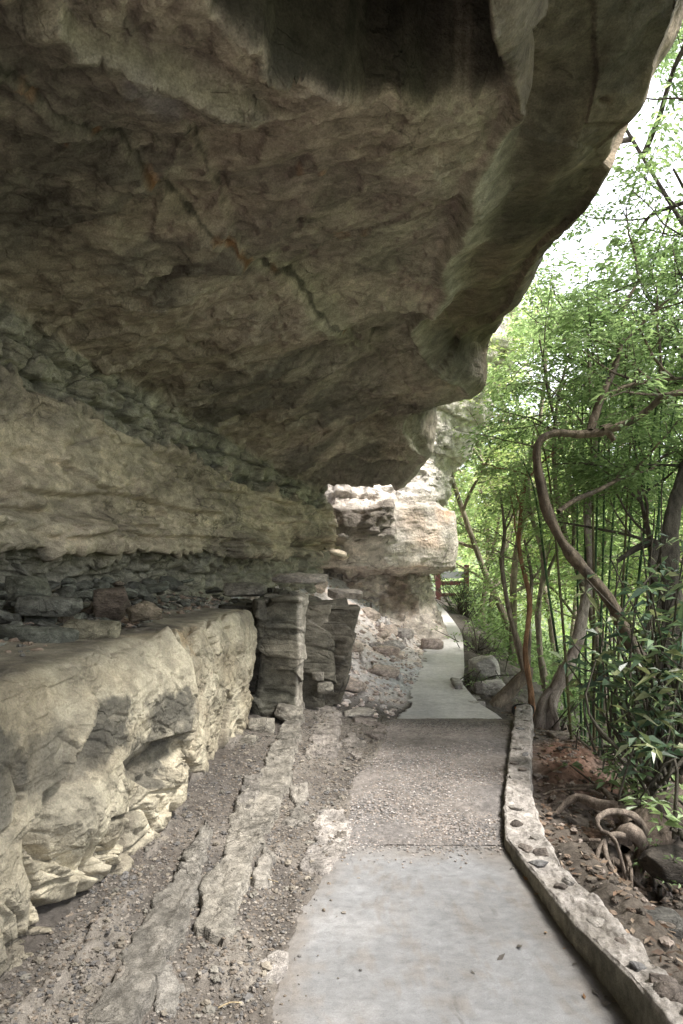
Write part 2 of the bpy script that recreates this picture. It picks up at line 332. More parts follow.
# ------------------------------------------------------------------ main overhang: wall, roof and lip in one sheet
def rows(rails, counts, ny):
    out = []
    for i, (a, b) in enumerate(zip(rails[:-1], rails[1:])):
        t = np.linspace(0, 1, counts[i], endpoint=False)[:, None, None]
        out.append(a[None]*(1-t)+b[None]*t)
    out.append(rails[-1][None]); return np.concatenate(out, 0)
ZB = [(-12, 3.0), (4.6, 2.88), (8.7, 2.64), (11.2, 2.42), (12.2, 2.42)]
def make_cliff():
    ys = np.concatenate([np.linspace(-12, 1.7, 50), np.geomspace(1.76, 3.2, 100), np.linspace(3.22, 3.85, 130), np.geomspace(3.865, 12.2, 430)]); n = len(ys)
    wx = itp(ys, WALLX); one = np.ones(n)
    zJ = itp(ys, [(-12, 3.9), (2, 3.5), (4.6, 3.40), (8.7, 3.12), (11.2, 2.62), (11.35, 3.4), (12.2, 8.5)])
    zb = itp(ys, ZB)
    Rx = itp(ys, [(-12, .3), (2, .5), (2.9, .70), (3.35, .83), (3.86, .98), (5.3, 1.0), (6.5, .95), (7.5, .93), (8.2, 1.1), (8.6, 1.45), (9.0, 1.66), (9.3, 1.6), (9.55, 1.1), (9.85, .90), (10.2, 1.12), (10.5, 1.30), (10.75, 1.18), (11.0, .90), (11.2, .85), (12.2, .85)])
    Rz = itp(ys, [(-12, 4.4), (2, 4.2), (3.2, 4.08), (3.7, 4.0), (3.86, 4.0), (4.1, 4.08), (5.3, 4.0), (6.5, 3.98), (7.5, 3.98), (8.2, 3.86), (9.0, 3.73), (9.2, 3.80), (9.6, 3.74), (9.9, 3.34), (10.2, 3.22), (10.5, 3.08), (10.75, 3.06), (11.0, 2.68), (11.2, 2.66), (11.35, 3.3), (12.2, 8.6)])
    Rx = Rx-.13*sst(4.0, 4.6, ys)*sst(8.2, 7.4, ys)+sst(4.1, 4.8, ys)*sst(9, 8, ys)*.13*fbm(np.stack([ys, ys*0, ys*0], -1), 1.7, 3, 5); Rz = Rz+sst(4.1, 4.8, ys)*sst(9, 8, ys)*.10*fbm(np.stack([ys, ys*0, ys*0], -1), 2.1, 3, 6)
    Lz = itp(ys, [(-12, 5.4), (3.5, 5.0), (3.9, 4.72), (4.46, 4.45), (6, 4.45), (9, 4.5), (11.1, 4.55), (12.2, 8.7)])
    rec = itp(ys, [(-12, .55), (4.0, .5), (4.6, .30), (7.5, .30), (8.6, .15), (13.3, .15)])
    def rail(x, z): return np.stack([x*one, ys, z*one], -1)
    Kx = Rx-itp(ys, [(-12, .3), (3.6, .3), (4, .3), (13.3, .3)]); Kz = Rz-.02
    rails = [rail(wx-.30, 1.0), rail(wx-.22, 1.58), rail(wx+.02, 1.68), rail(wx-.02, zb), rail(wx-.17, zb+.05), rail(wx-.12, zJ),
             rail(wx+(Kx-wx)*.33, zJ+(Kz-zJ)*.30), rail(wx+(Kx-wx)*.68, zJ+(Kz-zJ)*.7), rail(Kx, Kz), rail(Rx, Rz+.05), rail(Rx+itp(ys, [(-12, .03), (4.0, .04), (4.6, .30), (8, .3), (9, .16), (12, .16)]), Rz+rec), rail(1.55+0*Rx+np.maximum(Rx-1.3, 0), Lz-.16), rail(1.95, Lz),
             rail(2.28, Lz+np.minimum(.75, np.maximum(.1, 9-Lz))), rail(2.35, np.maximum(6.6, Lz+.2)), rail(1.6, np.maximum(8.2, Lz+.3)), rail(-1.5, 9.3), rail(-40, 12)]
    cnt = [24, 14, 80, 8, 44, 70, 75, 70, 30, 26, 36, 40, 20, 14, 8, 8, 6]
    G = rows(rails, cnt, n); G = smooth(G, 3, 0); G = smooth(G, 3, 1)
    b = np.cumsum([0]+cnt); vi = np.arange(G.shape[0])[:, None]*np.ones((1, n))
    kk = sst(4.1, 4.7, ys)[None, :, None]; G = G*(1-kk)+smooth(G, 26, 0)*kk
    N = gnormals(G, -1)
    # orient outwards: wall normals must point to +x, roof normals down
    mid = (b[6]+b[7])//2
    if N[mid, n//2, 2] > 0: N = -N
    wall = sst(b[5]+3, b[5]-3, vi); roof = sst(b[5]-3, b[5]+3, vi)*sst(b[9]+4, b[9]-6, vi); lip = sst(b[9]-6, b[9]+4, vi)
    X, Y, Z = G[..., 0], G[..., 1], G[..., 2]; px, py = proj(G)
    D = np.zeros_like(X); DZ = np.zeros_like(X)
    # wall ----------------------------------------------------------
    f2b, _e = facet(G, (7, 7, 8), 35, 1.6)
    lay = Z/.21+.55*fbm(G, (.7, .7, 1), 3, 3); li = np.floor(lay)
    hr = hsh(li, li*0, li*0, 71)
    band = sst(1.66, 1.72, Z)*sst(-.02, -.08, Z-itp(Y, ZB))
    blocky = 1-band
    bw = .16+.26*hr; cellp = Y/bw+hr*7+.5*fbm(G, (2, 1.5, 3), 3, 4); ci = np.floor(cellp); cf = cellp-ci; zf = lay-li
    blk = hsh(ci, li, li*0, 9)-.5
    joint = np.exp(-(np.minimum(cf, 1-cf)/.05)**2)+np.exp(-(np.minimum(zf, 1-zf)/.10)**2)*.8
    D += wall*blocky*(.15*blk-.06*np.clip(joint, 0, 1)+.05*f2b)
    f1, e1 = facet(G, (1.6, 1.3, 3), 20, 1.2); f2, e2 = facet(G, (5, 5, 9), 30, 1.2)
    D += wall*(.05*fbm(G, .9, 4, 11)+.035*fbm(G, (4, 4, 7), 4, 12))
    D += wall*(band*(.10*f1+.03*f2)+blocky*.06*f2)
    for z0, sd_, lo_ in ((2.42, 21, .1), (2.12, 22, -.05), (1.95, 23, -.15), (1.82, 24, -.2)):
        zz_ = Z-z0-.07*fbm(G, (.8, .8, 0), 3, sd_); gt = sst(lo_, lo_+.2, fbm(G, (1.1, 1.1, 0), 3, sd_+9))
        D += wall*band*gt*(.05*sst(-.015, .015, zz_)*sst(.35, .0, zz_)-.05*np.exp(-(zz_/.014)**2))
    # thin shelves along the foot of the big beige bed
    shelf = terrace(fbm(G, (.45, .45, 6.5), 4, 15), 5, .05)
    D += wall*band*.10*shelf*sst(2.3, 1.75, Z)+wall*band*.05*shelf+wall*band*.02*terrace(fbm(G, (2.2, 2.2, 9), 4, 16), 4, .05)
    D += wall*band*.20*sst(2.05, 1.78, Z)*(hsh(np.floor(Y*1.3+.4*f1), np.floor(Y*0), np.floor(Y*0), 5)-.55)*2
    # roof ----------------------------------------------------------
    q = np.stack([X, Y, 0*X], -1)
    h = fbm(q, (.55, .75, 1), 5, 40); h2 = fbm(q, (1.5, 3.0, 1), 4, 46)
    h3 = fbm(q, (4, 9, 1), 4, 48)
    DZ += roof*(.26*terrace(h, 9, .04)+.06*h+.05*terrace(h2, 6, .04)+.022*terrace(h3, 5, .05)+.010*fbm(q, (9, 22, 1), 4, 47))
    fl, fe = facet(q, (1.7, 2.6, 1), 49, 1.); DZ += roof*.05*fl
    def rstep(pts, w, amp, fade):
        d, s = pl_dist(px, py, pts); vis = (Y > 1.9)
        return vis*amp*np.clip(s*d/w, -1, 1)*np.exp(-(d/fade)**2)
    def rgroove(pts, w, amp):
        d, s = pl_dist(px, py, pts); return (Y > 1.9)*amp*np.exp(-(d/w)**2)
    crack = [(-20, 75), (22, 105), (45, 128), (92, 158), (130, 190), (170, 225), (200, 244), (245, 272), (262, 290), (300, 310), (345, 345)]
    DZ += roof*(rstep(crack, 5, .035, 70)+rgroove(crack, 2.5, .02))
    DZ += roof*(rgroove([(375, 352), (405, 347), (432, 338), (440, 343)], 5, .16)+rstep([(350, 356), (400, 352), (440, 340)], 3, -.05, 30))
    DZ += roof*(rstep([(188, 140), (198, 180), (215, 205), (232, 245)], 5, .03, 26)+rstep([(40, 25), (60, 15), (80, 40), (120, 48), (160, 62), (200, 78), (248, 92)], 4, .07, 34))
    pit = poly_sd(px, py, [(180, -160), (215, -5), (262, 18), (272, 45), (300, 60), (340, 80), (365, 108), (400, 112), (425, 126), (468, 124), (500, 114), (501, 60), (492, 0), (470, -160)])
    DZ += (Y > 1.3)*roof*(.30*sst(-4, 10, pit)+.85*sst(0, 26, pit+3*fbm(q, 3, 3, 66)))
    # lip -----------------------------------------------------------
    D += lip*(.10*fbm(G, .9, 4, 60)+.035*fbm(G, 3.2, 4, 61))
    fl2, fe2 = facet(G, (1.2, .8, 1.4), 63, 1.); D += lip*.07*fl2
    for (cx, cy, r, a) in ((466, 301, 9, .10), (607, 105, 5, .06), (497, 62, 5, .03), (480, 285, 6, .05)):
        D -= lip*a*np.exp(-((px-cx)**2+(1.6*(py-cy))**2)/r**2)*(Y > 2)
    G2 = G+N*D[..., None]; G2[..., 2] += DZ
    # colour --------------------------------------------------------
    c = np.zeros(G.shape)+np.array([.40, .34, .26])
    c = mix3(c, [.55, .47, .35], band*wall*sst(-.3, .5, fbm(G, (.8, .8, 2.5), 4, 80)))
    c = mix3(c, [.20, .17, .13], band*wall*sst(.1, .6, fbm(G, (1.2, 1.2, 4), 4, 81))*.5)
    c = mix3(c, [.33, .32, .26], wall*sst(-.02, .03, Z-itp(Y, ZB))*(.95-.3*hsh(ci, li, li*0, 12)))
    c = mix3(c, [.42, .40, .31], wall*sst(-.02, .03, Z-itp(Y, ZB))*sst(.0, .5, fbm(G, 3, 3, 84))*.8)
    c = mix3(c, [.07, .072, .06], wall*blocky*np.clip(joint, 0, 1)*.55)
    c = mix3(c, [.26, .26, .21], wall*sst(1.7, 1.62, Z)*.7)
    c = mix3(c, [.11, .115, .105], wall*sst(.0, .5, fbm(G, 2.2, 3, 85))*.3)
    rc = np.zeros(G.shape)+np.array([.28, .24, .19])
    rc = mix3(rc, [.40, .335, .29], sst(-.3, .5, fbm(q, (.6, .5, 1), 4, 90))*.8)
    rc = mix3(rc, [.13, .12, .105], sst(-.05, .4, fbm(q, (.9, 1.4, 1), 5, 91))*.8)
    rc = mix3(rc, [.45, .40, .32], sst(.15, .6, fbm(q, (2, 4, 1), 4, 92))*.5)
    rc = mix3(rc, [.38, .30, .27], roof*sst(1.0, 2.2, X-itp(Y, WALLX))*sst(.3, -.3, fbm(q, 1.1, 3, 93))*.45)
    lch = sst(26, 3, pl_dist(px, py, [(70, 25), (110, 48), (150, 58), (185, 75), (225, 85), (248, 95)])[0]+10*fbm(q, 4, 3, 95))
    rc = mix3(rc, [.36, .33, .27], lch*.7*(Y > 2))
    lch = sst(22, 3, pl_dist(px, py, [(140, 78), (155, 95), (165, 105)])[0]+8*fbm(q, 4, 3, 95)); rc = mix3(rc, [.28, .26, .27], lch*.6*(Y > 2))
    lch = sst(20, 2, pl_dist(px, py, [(250, 280), (290, 300), (325, 325), (345, 342)])[0]+12*fbm(q, 4, 3, 96)); rc = mix3(rc, [.36, .34, .26], lch*.75*(Y > 2))
    rc = mix3(rc, [.42, .37, .31], .6*(Y > 2)*sst(-4, 6, poly_sd(px, py, [(425, 126), (470, 125), (500, 115), (514, 133), (500, 146), (455, 150), (438, 146)])))  # light on the block's underside put into the colour
    rc = mix3(rc, [.03, .028, .024], sst(-3, 1, pit)*.85*(Y > 1.3)*(1-.85*np.exp(-((px-452-py*.1)/16)**2)*sst(-.3, .3, fbm(G, (9, 1, 1), 4, 67))))  # pit shade painted in: roof colour goes near black inside
    cd = pl_dist(px, py, crack)[0]
    for pl_, w_, a_ in ((crack, 2.4, .8), ([(188, 140), (198, 180), (215, 205), (232, 245)], 1.6, .6), ([(375, 352), (405, 347), (432, 338), (440, 343)], 7, .85), ([(250, 30), (300, 60), (345, 78), (420, 120)], 4, .5), ([(150, 350), (200, 372), (260, 384)], 2, .4)):
        rc = mix3(rc, [.05, .047, .04], a_*sst(w_, .3*w_, pl_dist(px, py, pl_)[0]+1.5*fbm(q, 12, 3, 130))*(Y > 2))
    rust = sst(4, .5, cd+3*fbm(q, 9, 2, 98))*sst(.1, .6, fbm(q, 3, 2, 97)); rc = mix3(rc, [.42, .17, .05], np.clip(rust, 0, 1)*.35*(Y > 2))
    for (cx, cy, r) in ((22, 110, 9), (30, 118, 8), (98, 160, 5), (66, 186, 3), (340, 256, 9), (365, 258, 7), (300, 182, 5), (323, 182, 5), (160, 222, 3), (252, 272, 4)):
        rc = mix3(rc, [.42, .19, .08], .30*sst(1, .2, np.hypot(px-cx, py-cy)/r+.7*fbm(q, 16, 3, 99))*(Y > 2))
    rust2 = sst(.55, .75, fbm(q, 5, 2, 120)); rc = mix3(rc, [.30, .18, .10], rust2*.0)
    edge = np.exp(-((vi-b[9])/22.)**2)
    for (cx, cy, rx, ry) in ((455, 190, 55, 55), (425, 330, 70, 40), (455, 385, 30, 22), (420, 455, 30, 25), (400, 250, 60, 50)):
        rc = mix3(rc, [.46, .43, .35], .55*np.exp(-((px-cx)/rx)**2-((py-cy)/ry)**2)*(Y > 2)*sst(-.5, .3, fbm(q, (2, 3, 1), 4, 68)))
    rc = mix3(rc, [.40, .375, .31], edge*sst(-.3, .4, fbm(G, 1.6, 3, 101))*.75)
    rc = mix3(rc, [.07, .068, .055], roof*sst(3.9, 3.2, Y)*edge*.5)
    lc = np.zeros(G.shape)+np.array([.21, .175, .13])
    lc = mix3(lc, [.27, .225, .18], sst(-.2, .4, fbm(G, (.9, .5, .9), 4, 104))*.8)
    lc = mix3(lc, [.055, .052, .043], sst(.0, .4, fbm(G, (.8, .6, .8), 4, 105))*.8)
    lc = mix3(lc, [.38, .36, .30], np.exp(-((vi-b[9])/26.)**2)*.8*sst(3.7, 4.1, Y))
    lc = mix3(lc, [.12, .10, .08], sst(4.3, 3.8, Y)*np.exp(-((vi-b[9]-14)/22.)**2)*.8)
    lc = mix3(lc, [.30, .28, .24], sst(4.9, 6.2, Z)*.4)
    rc = rc*np.array([1.17, 1.16, 1.16]); lc = lc*np.array([1.12, 1.09, 1.06])
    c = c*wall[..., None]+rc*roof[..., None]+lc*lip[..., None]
    # far part painted paler, its stronger daylight put into the colour
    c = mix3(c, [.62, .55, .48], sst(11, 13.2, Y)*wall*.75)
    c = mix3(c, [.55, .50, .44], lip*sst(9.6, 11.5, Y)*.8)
    sp = b[5]
    # one object: wall, roof and lip share their edge
    F = gridF(*X.shape)
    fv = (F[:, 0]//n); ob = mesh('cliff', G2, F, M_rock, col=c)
    ob.data.materials.append(M_ceil); mi = (fv >= sp-1).astype(np.int32)
    ob.data.polygons.foreach_set('material_index', mi)
    meta(ob, 'great overhanging sandstone cliff with a dark roof and layered back wall', kind='structure')
make_cliff()

# ------------------------------------------------------------------ far cliff beyond the end of the roof
def resample(pts, n):
    pts = np.array(pts, float); d = np.r_[0, np.cumsum(np.linalg.norm(np.diff(pts, axis=0), axis=1))]
    t = np.linspace(0, d[-1], n); return np.stack([np.interp(t, d, pts[:, k]) for k in range(pts.shape[1])], -1)
def make_far():
    path = resample([(-2.2, 12.6), (-.3, 12.75), (.6, 12.7), (1.35, 12.85), (1.62, 13.3), (1.75, 14.5), (1.75, 17), (1.5, 19), (1.4, 23), (-3, 34)], 620)
    path = smooth(path, 60, 0)
    t = np.gradient(path, axis=0); t /= np.linalg.norm(t, axis=1)[:, None]; out = np.stack([t[:, 1], -t[:, 0]], -1)
    lv = [(-.6, .9), (.3, .55), (.75, .15), (1.0, .05), (1.40, .0), (1.45, .72), (1.9, .80), (2.55, .72), (2.62, .45), (3.0, .5), (3.4, .6), (3.8, .95), (4.3, 1.2), (5.2, 1.6), (6.5, 1.9), (8, 1.9), (10, 1.2), (11, -3), (12, -40)]
    cnt = [16, 20, 22, 34, 8, 34, 44, 8, 24, 24, 26, 26, 40, 40, 20, 14, 8, 4]
    rails = []
    k = sst(12.5, 14.5, path[:, 1])
    for z, o in lv:
        oo = o*(1-k*.35) if z < 2.7 else o
        if z > 2.7: oo = o*(.15+.85*k)
        rails.append(np.stack([path[:, 0]+out[:, 0]*oo, path[:, 1]+out[:, 1]*oo, np.full(620, z)], -1))
    G = rows(rails, cnt, 620); G = smooth(G, 2, 0); X, Y, Z = G[..., 0], G[..., 1], G[..., 2]
    N = gnormals(G, 1)
    if N[100, 200, 1] > 0: N = -N
    f1, e1 = facet(G, (1.3, 1.3, 1.1), 201, 1.3); f2, e2 = facet(G, (4, 4, 5), 210, 1.3); f3, e3 = facet(G, (10, 10, 8), 220, 1.3)
    blk = sst(1.42, 1.5, Z)*sst(2.62, 2.5, Z); low = sst(1.46, 1.4, Z)
    col_ = fbm(G, (2.6, 2.6, .5), 4, 230)
    D = .10*f1*(1-blk*.7)+.05*f2*(1-blk*.6)+low*(.14*col_+.05*f3)+(1-blk)*.03*f3+.02*fbm(G, 4, 4, 231)
    up = sst(2.6, 2.8, Z)
    lay = Z/.28+.5*fbm(G, .5, 2, 240); D += up*.16*(hsh(np.floor(lay), lay*0, lay*0, 3)-.5)
    # dark broken recess in the left half of the jutting bed
    px, py = proj(G)
    rc = poly_sd(px, py, [(330, 508), (395, 503), (396, 541), (332, 545)]); D -= (Y < 13.6)*.18*sst(-2, 6, rc)*(1+.9*f2)
    G2 = G+N*D[..., None]
    c = np.zeros(G.shape)+np.array([.60, .53, .47])
    c = mix3(c, [.46, .41, .37], sst(-.1, .5, fbm(G, (1, 1, 2), 4, 250))*.8)
    c = mix3(c, [.66, .36, .20], blk*sst(.9, 1.5, X)*sst(-.1, .4, fbm(G, 1.1, 3, 251))*.6)
    c = mix3(c, [.66, .62, .57], blk*sst(-.2, .5, fbm(G, (1.2, 1.2, 3), 3, 252))*.6)
    c = mix3(c, [.13, .11, .09], (Y < 13.6)*sst(-2, 5, rc+5*f2)*.75)
    c = mix3(c, [.22, .16, .12], low*sst(.1, .5, fbm(G, (3, 3, 1), 4, 253))*.7)
    c = mix3(c, [.30, .27, .25], (1-blk)*sst(.05, 0, e2)*.6)
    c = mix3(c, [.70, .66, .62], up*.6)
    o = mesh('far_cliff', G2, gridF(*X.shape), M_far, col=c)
    meta(o, 'pale pinkish cliff with a jutting orange stained bed over a recess', kind='structure')
make_far()

# ------------------------------------------------------------------ the waist high ledge
def make_bench():
    ys = np.concatenate([np.linspace(-12, 1.2, 40), np.linspace(1.25, 6.22, 620)]); n = len(ys)
    bx = itp(ys, BENCHX); wx = itp(ys, WALLX); one = np.ones(n)
    endk = sst(6.10, 6.22, ys); bx = bx-endk*.7
    zt = 1.14-.0*ys-endk*.1
    u = itp(ys, [(-12, .1), (3, .02), (4.2, .05), (5, -.02), (6, .0)])
    def rail(x, z): return np.stack([x*one, ys, z*one], -1)
    rails = [rail(bx+u+.03, -.15), rail(bx+u, .25), rail(bx+.03, .62), rail(bx+.05, .95), rail(bx-.0, zt-.02), rail(bx-.09, zt+.015), rail(bx+(wx-bx)*.4, zt+.04), rail(wx-.5, zt+.16)]
    cnt = [50, 90, 80, 50, 22, 50, 60]
    G = rows(rails, cnt, n); G = smooth(G, 14, 0); b = np.cumsum([0]+cnt); vi = np.arange(G.shape[0])[:, None]*np.ones((1, n))
    X, Y, Z = G[..., 0], G[..., 1], G[..., 2]; N = gnormals(G, 1)
    if N[60, 300, 0] < 0: N = -N
    px, py = proj(G); vis = (Y > 1.3)*1.; face = sst(b[5]+4, b[4]-4, vi); top = 1-face
    q = lambda a: [(x/2.277, 600+y/2.277) for x, y in a]
    D = face*(.075*fbm(G, (1, .9, .9), 3, 300)+.022*fbm(G, 3.5, 4, 301))
    f1, e1 = facet(G, (2.0, 1.5, 1.6), 305, 1.5); f2, e2 = facet(G, (6, 5, 5), 310, 1.4)
    lowz = sst(.75, .2, Z+.15*fbm(G, 1.3, 3, 306))
    f3, e3 = facet(G, (14, 11, 12), 315, 1.3)
    D += face*(.06*f1*(.3+lowz)+.02*f2*(.3+1.5*lowz)+.010*f3+.006*fbm(G, 13, 3, 317)+.003*fbm(G, 32, 3, 318)+.016*terrace(fbm(G, (2, 2, 6), 4, 316), 5, .05))
    D -= face*lowz*.045*np.exp(-(e1/.04)**2)+face*.008*np.exp(-(e2/.05)**2)
    D += vis*face*.10*np.exp(-(((px-150)/48)**2+((py-725)/62)**2))+vis*face*.09*np.exp(-(((px-88)/38)**2+((py-815)/48)**2))+vis*face*.07*np.exp(-(((px-10)/40)**2+((py-905)/60)**2))
    px, py = proj(G+N*D[..., None])
    def gro(pts, w, a):
        d, s = pl_dist(px, py, q(pts)); return -vis*face*a*np.exp(-(d/w)**2)
    def stp(pts, w, a, fade):
        d, s = pl_dist(px, py, q(pts)); return vis*face*a*np.clip(s*d/w, -1, 1)*np.exp(-(d/fade)**2)
    def holl(pts, w, a):
        sd = poly_sd(px, py, q(pts)); return -vis*face*a*sst(-w*.5, w, sd)
    # big swelling between the fold and the cleft
    D += holl([(100, 440), (150, 400), (195, 290), (210, 300), (180, 410), (138, 490), (132, 560), (140, 605), (78, 590), (60, 540), (95, 500)], 5, .17)
    D += holl([(285, 370), (335, 330), (425, 300), (432, 340), (405, 400), (345, 432), (300, 405)], 5, .12)
    D += stp([(205, 255), (195, 330), (165, 430), (133, 500), (130, 580), (150, 620), (200, 625), (240, 590)], 3, -.05, 16)
    D += gro([(380, 45), (400, 90), (432, 130), (445, 190), (450, 260), (438, 330), (425, 400), (420, 470), (415, 520)], 3, .09)
    D += stp([(395, 50), (432, 130), (450, 260), (430, 380), (418, 480)], 4, -.05, 22)
    D += gro([(420, 40), (455, 100), (470, 125)], 2.2, .05)+gro([(470, 40), (490, 100)], 2, .04)+gro([(505, 35), (530, 90)], 2, .03)
    D += gro([(425, 450), (470, 440), (500, 370), (530, 330), (548, 280)], 2.5, .06)
    D += holl([(440, 350), (465, 380), (470, 430), (430, 480), (415, 430), (425, 360)], 4, .08)
    D += gro([(262, 500), (300, 490), (330, 470), (352, 520)], 2, .05)+gro([(352, 520), (310, 560), (262, 585), (240, 560), (262, 505)], 1.6, .045)
    D += holl([(240, 610), (275, 615), (280, 685), (256, 690)], 3, .06)+gro([(245, 560), (240, 620), (256, 700), (262, 730)], 2, .06)
    D += gro([(60, 545), (62, 600), (82, 650), (75, 740), (66, 800)], 2.2, .06)+gro([(165, 620), (180, 680), (162, 750), (168, 780)], 2, .05)
    D += gro([(80, 665), (120, 640), (165, 628), (215, 628)], 2, .05)+holl([(85, 680), (135, 690), (140, 740), (95, 745)], 3, .07)
    D += holl([(75, 755), (130, 760), (135, 790), (70, 805)], 3, .08)+gro([(0, 540), (40, 510), (48, 440), (30, 380)], 2.5, .04)
    D += gro([(352, 518), (380, 540), (418, 520)], 1.5, .03)+gro([(300, 480), (345, 440), (400, 430)], 1.6, .03)
    D += gro([(20, 690), (45, 715), (50, 760), (40, 830), (0, 870)], 2, .04)
    D += top*(.012*fbm(G, 3, 4, 320)+.02*terrace(fbm(G, (1, 1.4, 1), 3, 321), 4))
    G2 = G+N*D[..., None]
    c = np.zeros(G.shape)+np.array([.385, .34, .25])
    c = mix3(c, [.47, .43, .33], sst(-.3, .4, fbm(G, 1.3, 4, 330))*.7)
    c = mix3(c, [.27, .225, .155], sst(.1, .6, fbm(G, (1.5, 1.5, 2.6), 4, 331))*.5)
    def stain(pts, soft, amt, colr=(.06, .058, .052), nscale=5, seed=340, rag=7):
        nonlocal c
        sd = poly_sd(px, py, q(pts))+rag*fbm(G, nscale, 5, seed, .65)+6*fbm(G, (22, 22, 14), 4, seed+3, .7)
        c = mix3(c, colr, vis*face*amt*sst(-soft, soft, sd)*(.85+.4*fbm(G, 9, 3, seed+5)).clip(.3, 1))
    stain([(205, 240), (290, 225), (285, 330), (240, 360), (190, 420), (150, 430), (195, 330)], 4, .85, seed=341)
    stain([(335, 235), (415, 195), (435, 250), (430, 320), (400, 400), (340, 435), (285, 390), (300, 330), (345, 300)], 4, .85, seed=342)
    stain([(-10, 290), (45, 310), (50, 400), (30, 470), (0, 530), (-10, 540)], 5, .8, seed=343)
    stain([(55, 310), (130, 295), (185, 345), (150, 420), (110, 460), (50, 430), (48, 350)], 5, .55, seed=344)
    stain([(260, 490), (320, 480), (330, 540), (270, 570)], 4, .5, seed=345)
    stain([(90, 680), (135, 660), (145, 730), (90, 750)], 3, .6, seed=346)
    stain([(0, 770), (40, 780), (30, 880), (0, 890)], 4, .4, seed=347)
    stain([(440, 120), (470, 150), (480, 260), (450, 420), (425, 440), (440, 300)], 4, .45, (.20, .16, .11), seed=348)
    stain([(400, 55), (440, 50), (470, 120), (455, 130)], 3, .55, (.34, .24, .13), seed=349)
    stain([(95, 460), (190, 300), (180, 400), (135, 500), (135, 600), (80, 590), (60, 540)], 4, .5, (.22, .19, .14), seed=350)
    stain([(505, 330), (545, 250), (550, 290), (520, 400), (480, 430)], 4, .6, (.15, .14, .12), seed=351)
    c = mix3(c, [.16, .15, .125], face*sst(.2, .6, fbm(G, (2.5, 2.5, 1.6), 5, 333))*.45)
    c = mix3(c, [.12, .10, .08], face*sst(.06, .0, e1)*lowz*.5)
    tc = mix3(np.zeros_like(c)+np.array([.20, .18, .145]), [.30, .27, .21], sst(0, .6, fbm(G, 2.5, 4, 335)))
    tt = sst(b[4]+14, b[5]+14, vi+14*fbm(G, 3, 3, 336)); c = c*(1-tt[..., None])+tc*tt[..., None]
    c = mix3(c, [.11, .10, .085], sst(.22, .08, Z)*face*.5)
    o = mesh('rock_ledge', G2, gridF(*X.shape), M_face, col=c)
    meta(o, 'waist high cream rock ledge with dark stained hollows along the foot of the wall', 'rock ledge')
make_bench()

# ------------------------------------------------------------------ stones
rs = np.random.RandomState(7)
def cubegrid(n):
    key = {}; V = []; F = []
    a = np.tan(np.linspace(-math.pi/4, math.pi/4, n+1))
    for ax in range(3):
        for s in (-1, 1):
            idx = np.zeros((n+1, n+1), int)
            for i in range(n+1):
                for j in range(n+1):
                    p = [0, 0, 0]; p[ax] = s; p[(ax+1) % 3] = a[i]; p[(ax+2) % 3] = a[j]
                    k = tuple(round(v, 5) for v in p)
                    if k not in key: key[k] = len(V); V.append(p)
                    idx[i, j] = key[k]
            for i in range(n):
                for j in range(n):
                    f = [idx[i, j], idx[i+1, j], idx[i+1, j+1], idx[i, j+1]]
                    F.append(f if s > 0 else f[::-1])
    V = np.array(V, float); return V/np.linalg.norm(V, axis=1)[:, None], np.array(F)
CG = {n: cubegrid(n) for n in (3, 5, 9, 16, 44)}
def rock_shape(dim, seed, n=9, planes=11, noise=.05, lam=0.):
    V, F = CG[n]; r_ = np.random.RandomState(seed)
    N = r_.normal(size=(planes, 3)); N /= np.linalg.norm(N, axis=1)[:, None]
    N = np.vstack([N, np.eye(3), -np.eye(3)]); d = np.r_[r_.uniform(.72, 1.0, planes), r_.uniform(.75, .95, 6)]
    dots = V@N.T; rr = np.where(dots > .02, d/np.maximum(dots, .02), 9).min(1)
    rr = np.minimum(rr, 1.25)
    P = V*rr[:, None]*np.array(dim)/2
    s = np.array(dim).mean()
    P = P+V*(noise*s*fbm(P/s, 2.2, 4, seed))[:, None]
    if lam: P[:, :2] *= (1+lam*(hsh(np.floor(P[:, 2]/(.16*dim[2])), P[:, 2]*0, P[:, 2]*0, seed)-.5))[:, None]
    return P, F
def rotz(P, a, tilt=(0, 0)):
    c, s = math.cos(a), math.sin(a); P = P@np.array([[c, s, 0], [-s, c, 0], [0, 0, 1]])
    for ax, t in ((0, tilt[0]), (1, tilt[1])):
        c, s = math.cos(t), math.sin(t)
        M = np.array([[1, 0, 0], [0, c, s], [0, -s, c]]) if ax == 0 else np.array([[c, 0, -s], [0, 1, 0], [s, 0, c]])
        P = P@M
    return P
def rockcol(P, base, seed, alt=None, k=.6, sc_=4):
    c = np.zeros(P.shape)+np.array(base)
    n = fbm(P+seed, sc_, 4, seed % 50)
    c = mix3(c, alt if alt is not None else [v*.55 for v in base], sst(-.1, .5, n)*k)
    return c
def stone(name, loc, dim, seed, base, label, cat, group=None, n=9, rot=None, tilt=(0, 0), mat=None, parent=None, alt=None, lam=0., noise=.035):
    r_ = np.random.RandomState(seed+5)
    P, F = rock_shape(dim, seed, n, noise=noise, lam=lam); a = r_.uniform(0, 6.28) if rot is None else rot
    P = rotz(P, a, tilt); loc = np.array(loc, float)
    o = mesh(name, P+loc, F, mat or M_stone, parent=parent, col=rockcol(P+loc, base, seed, alt), smoothf=(n > 5), loc=None if parent is not None else loc)
    if parent is None: meta(o, label, cat, group)
    elif label: o['label'] = label
    return o
C_GREEN = (.20, .20, .165); C_TAN = (.36, .32, .24); C_BROWN = (.27, .21, .16); C_DARK = (.13, .125, .11)
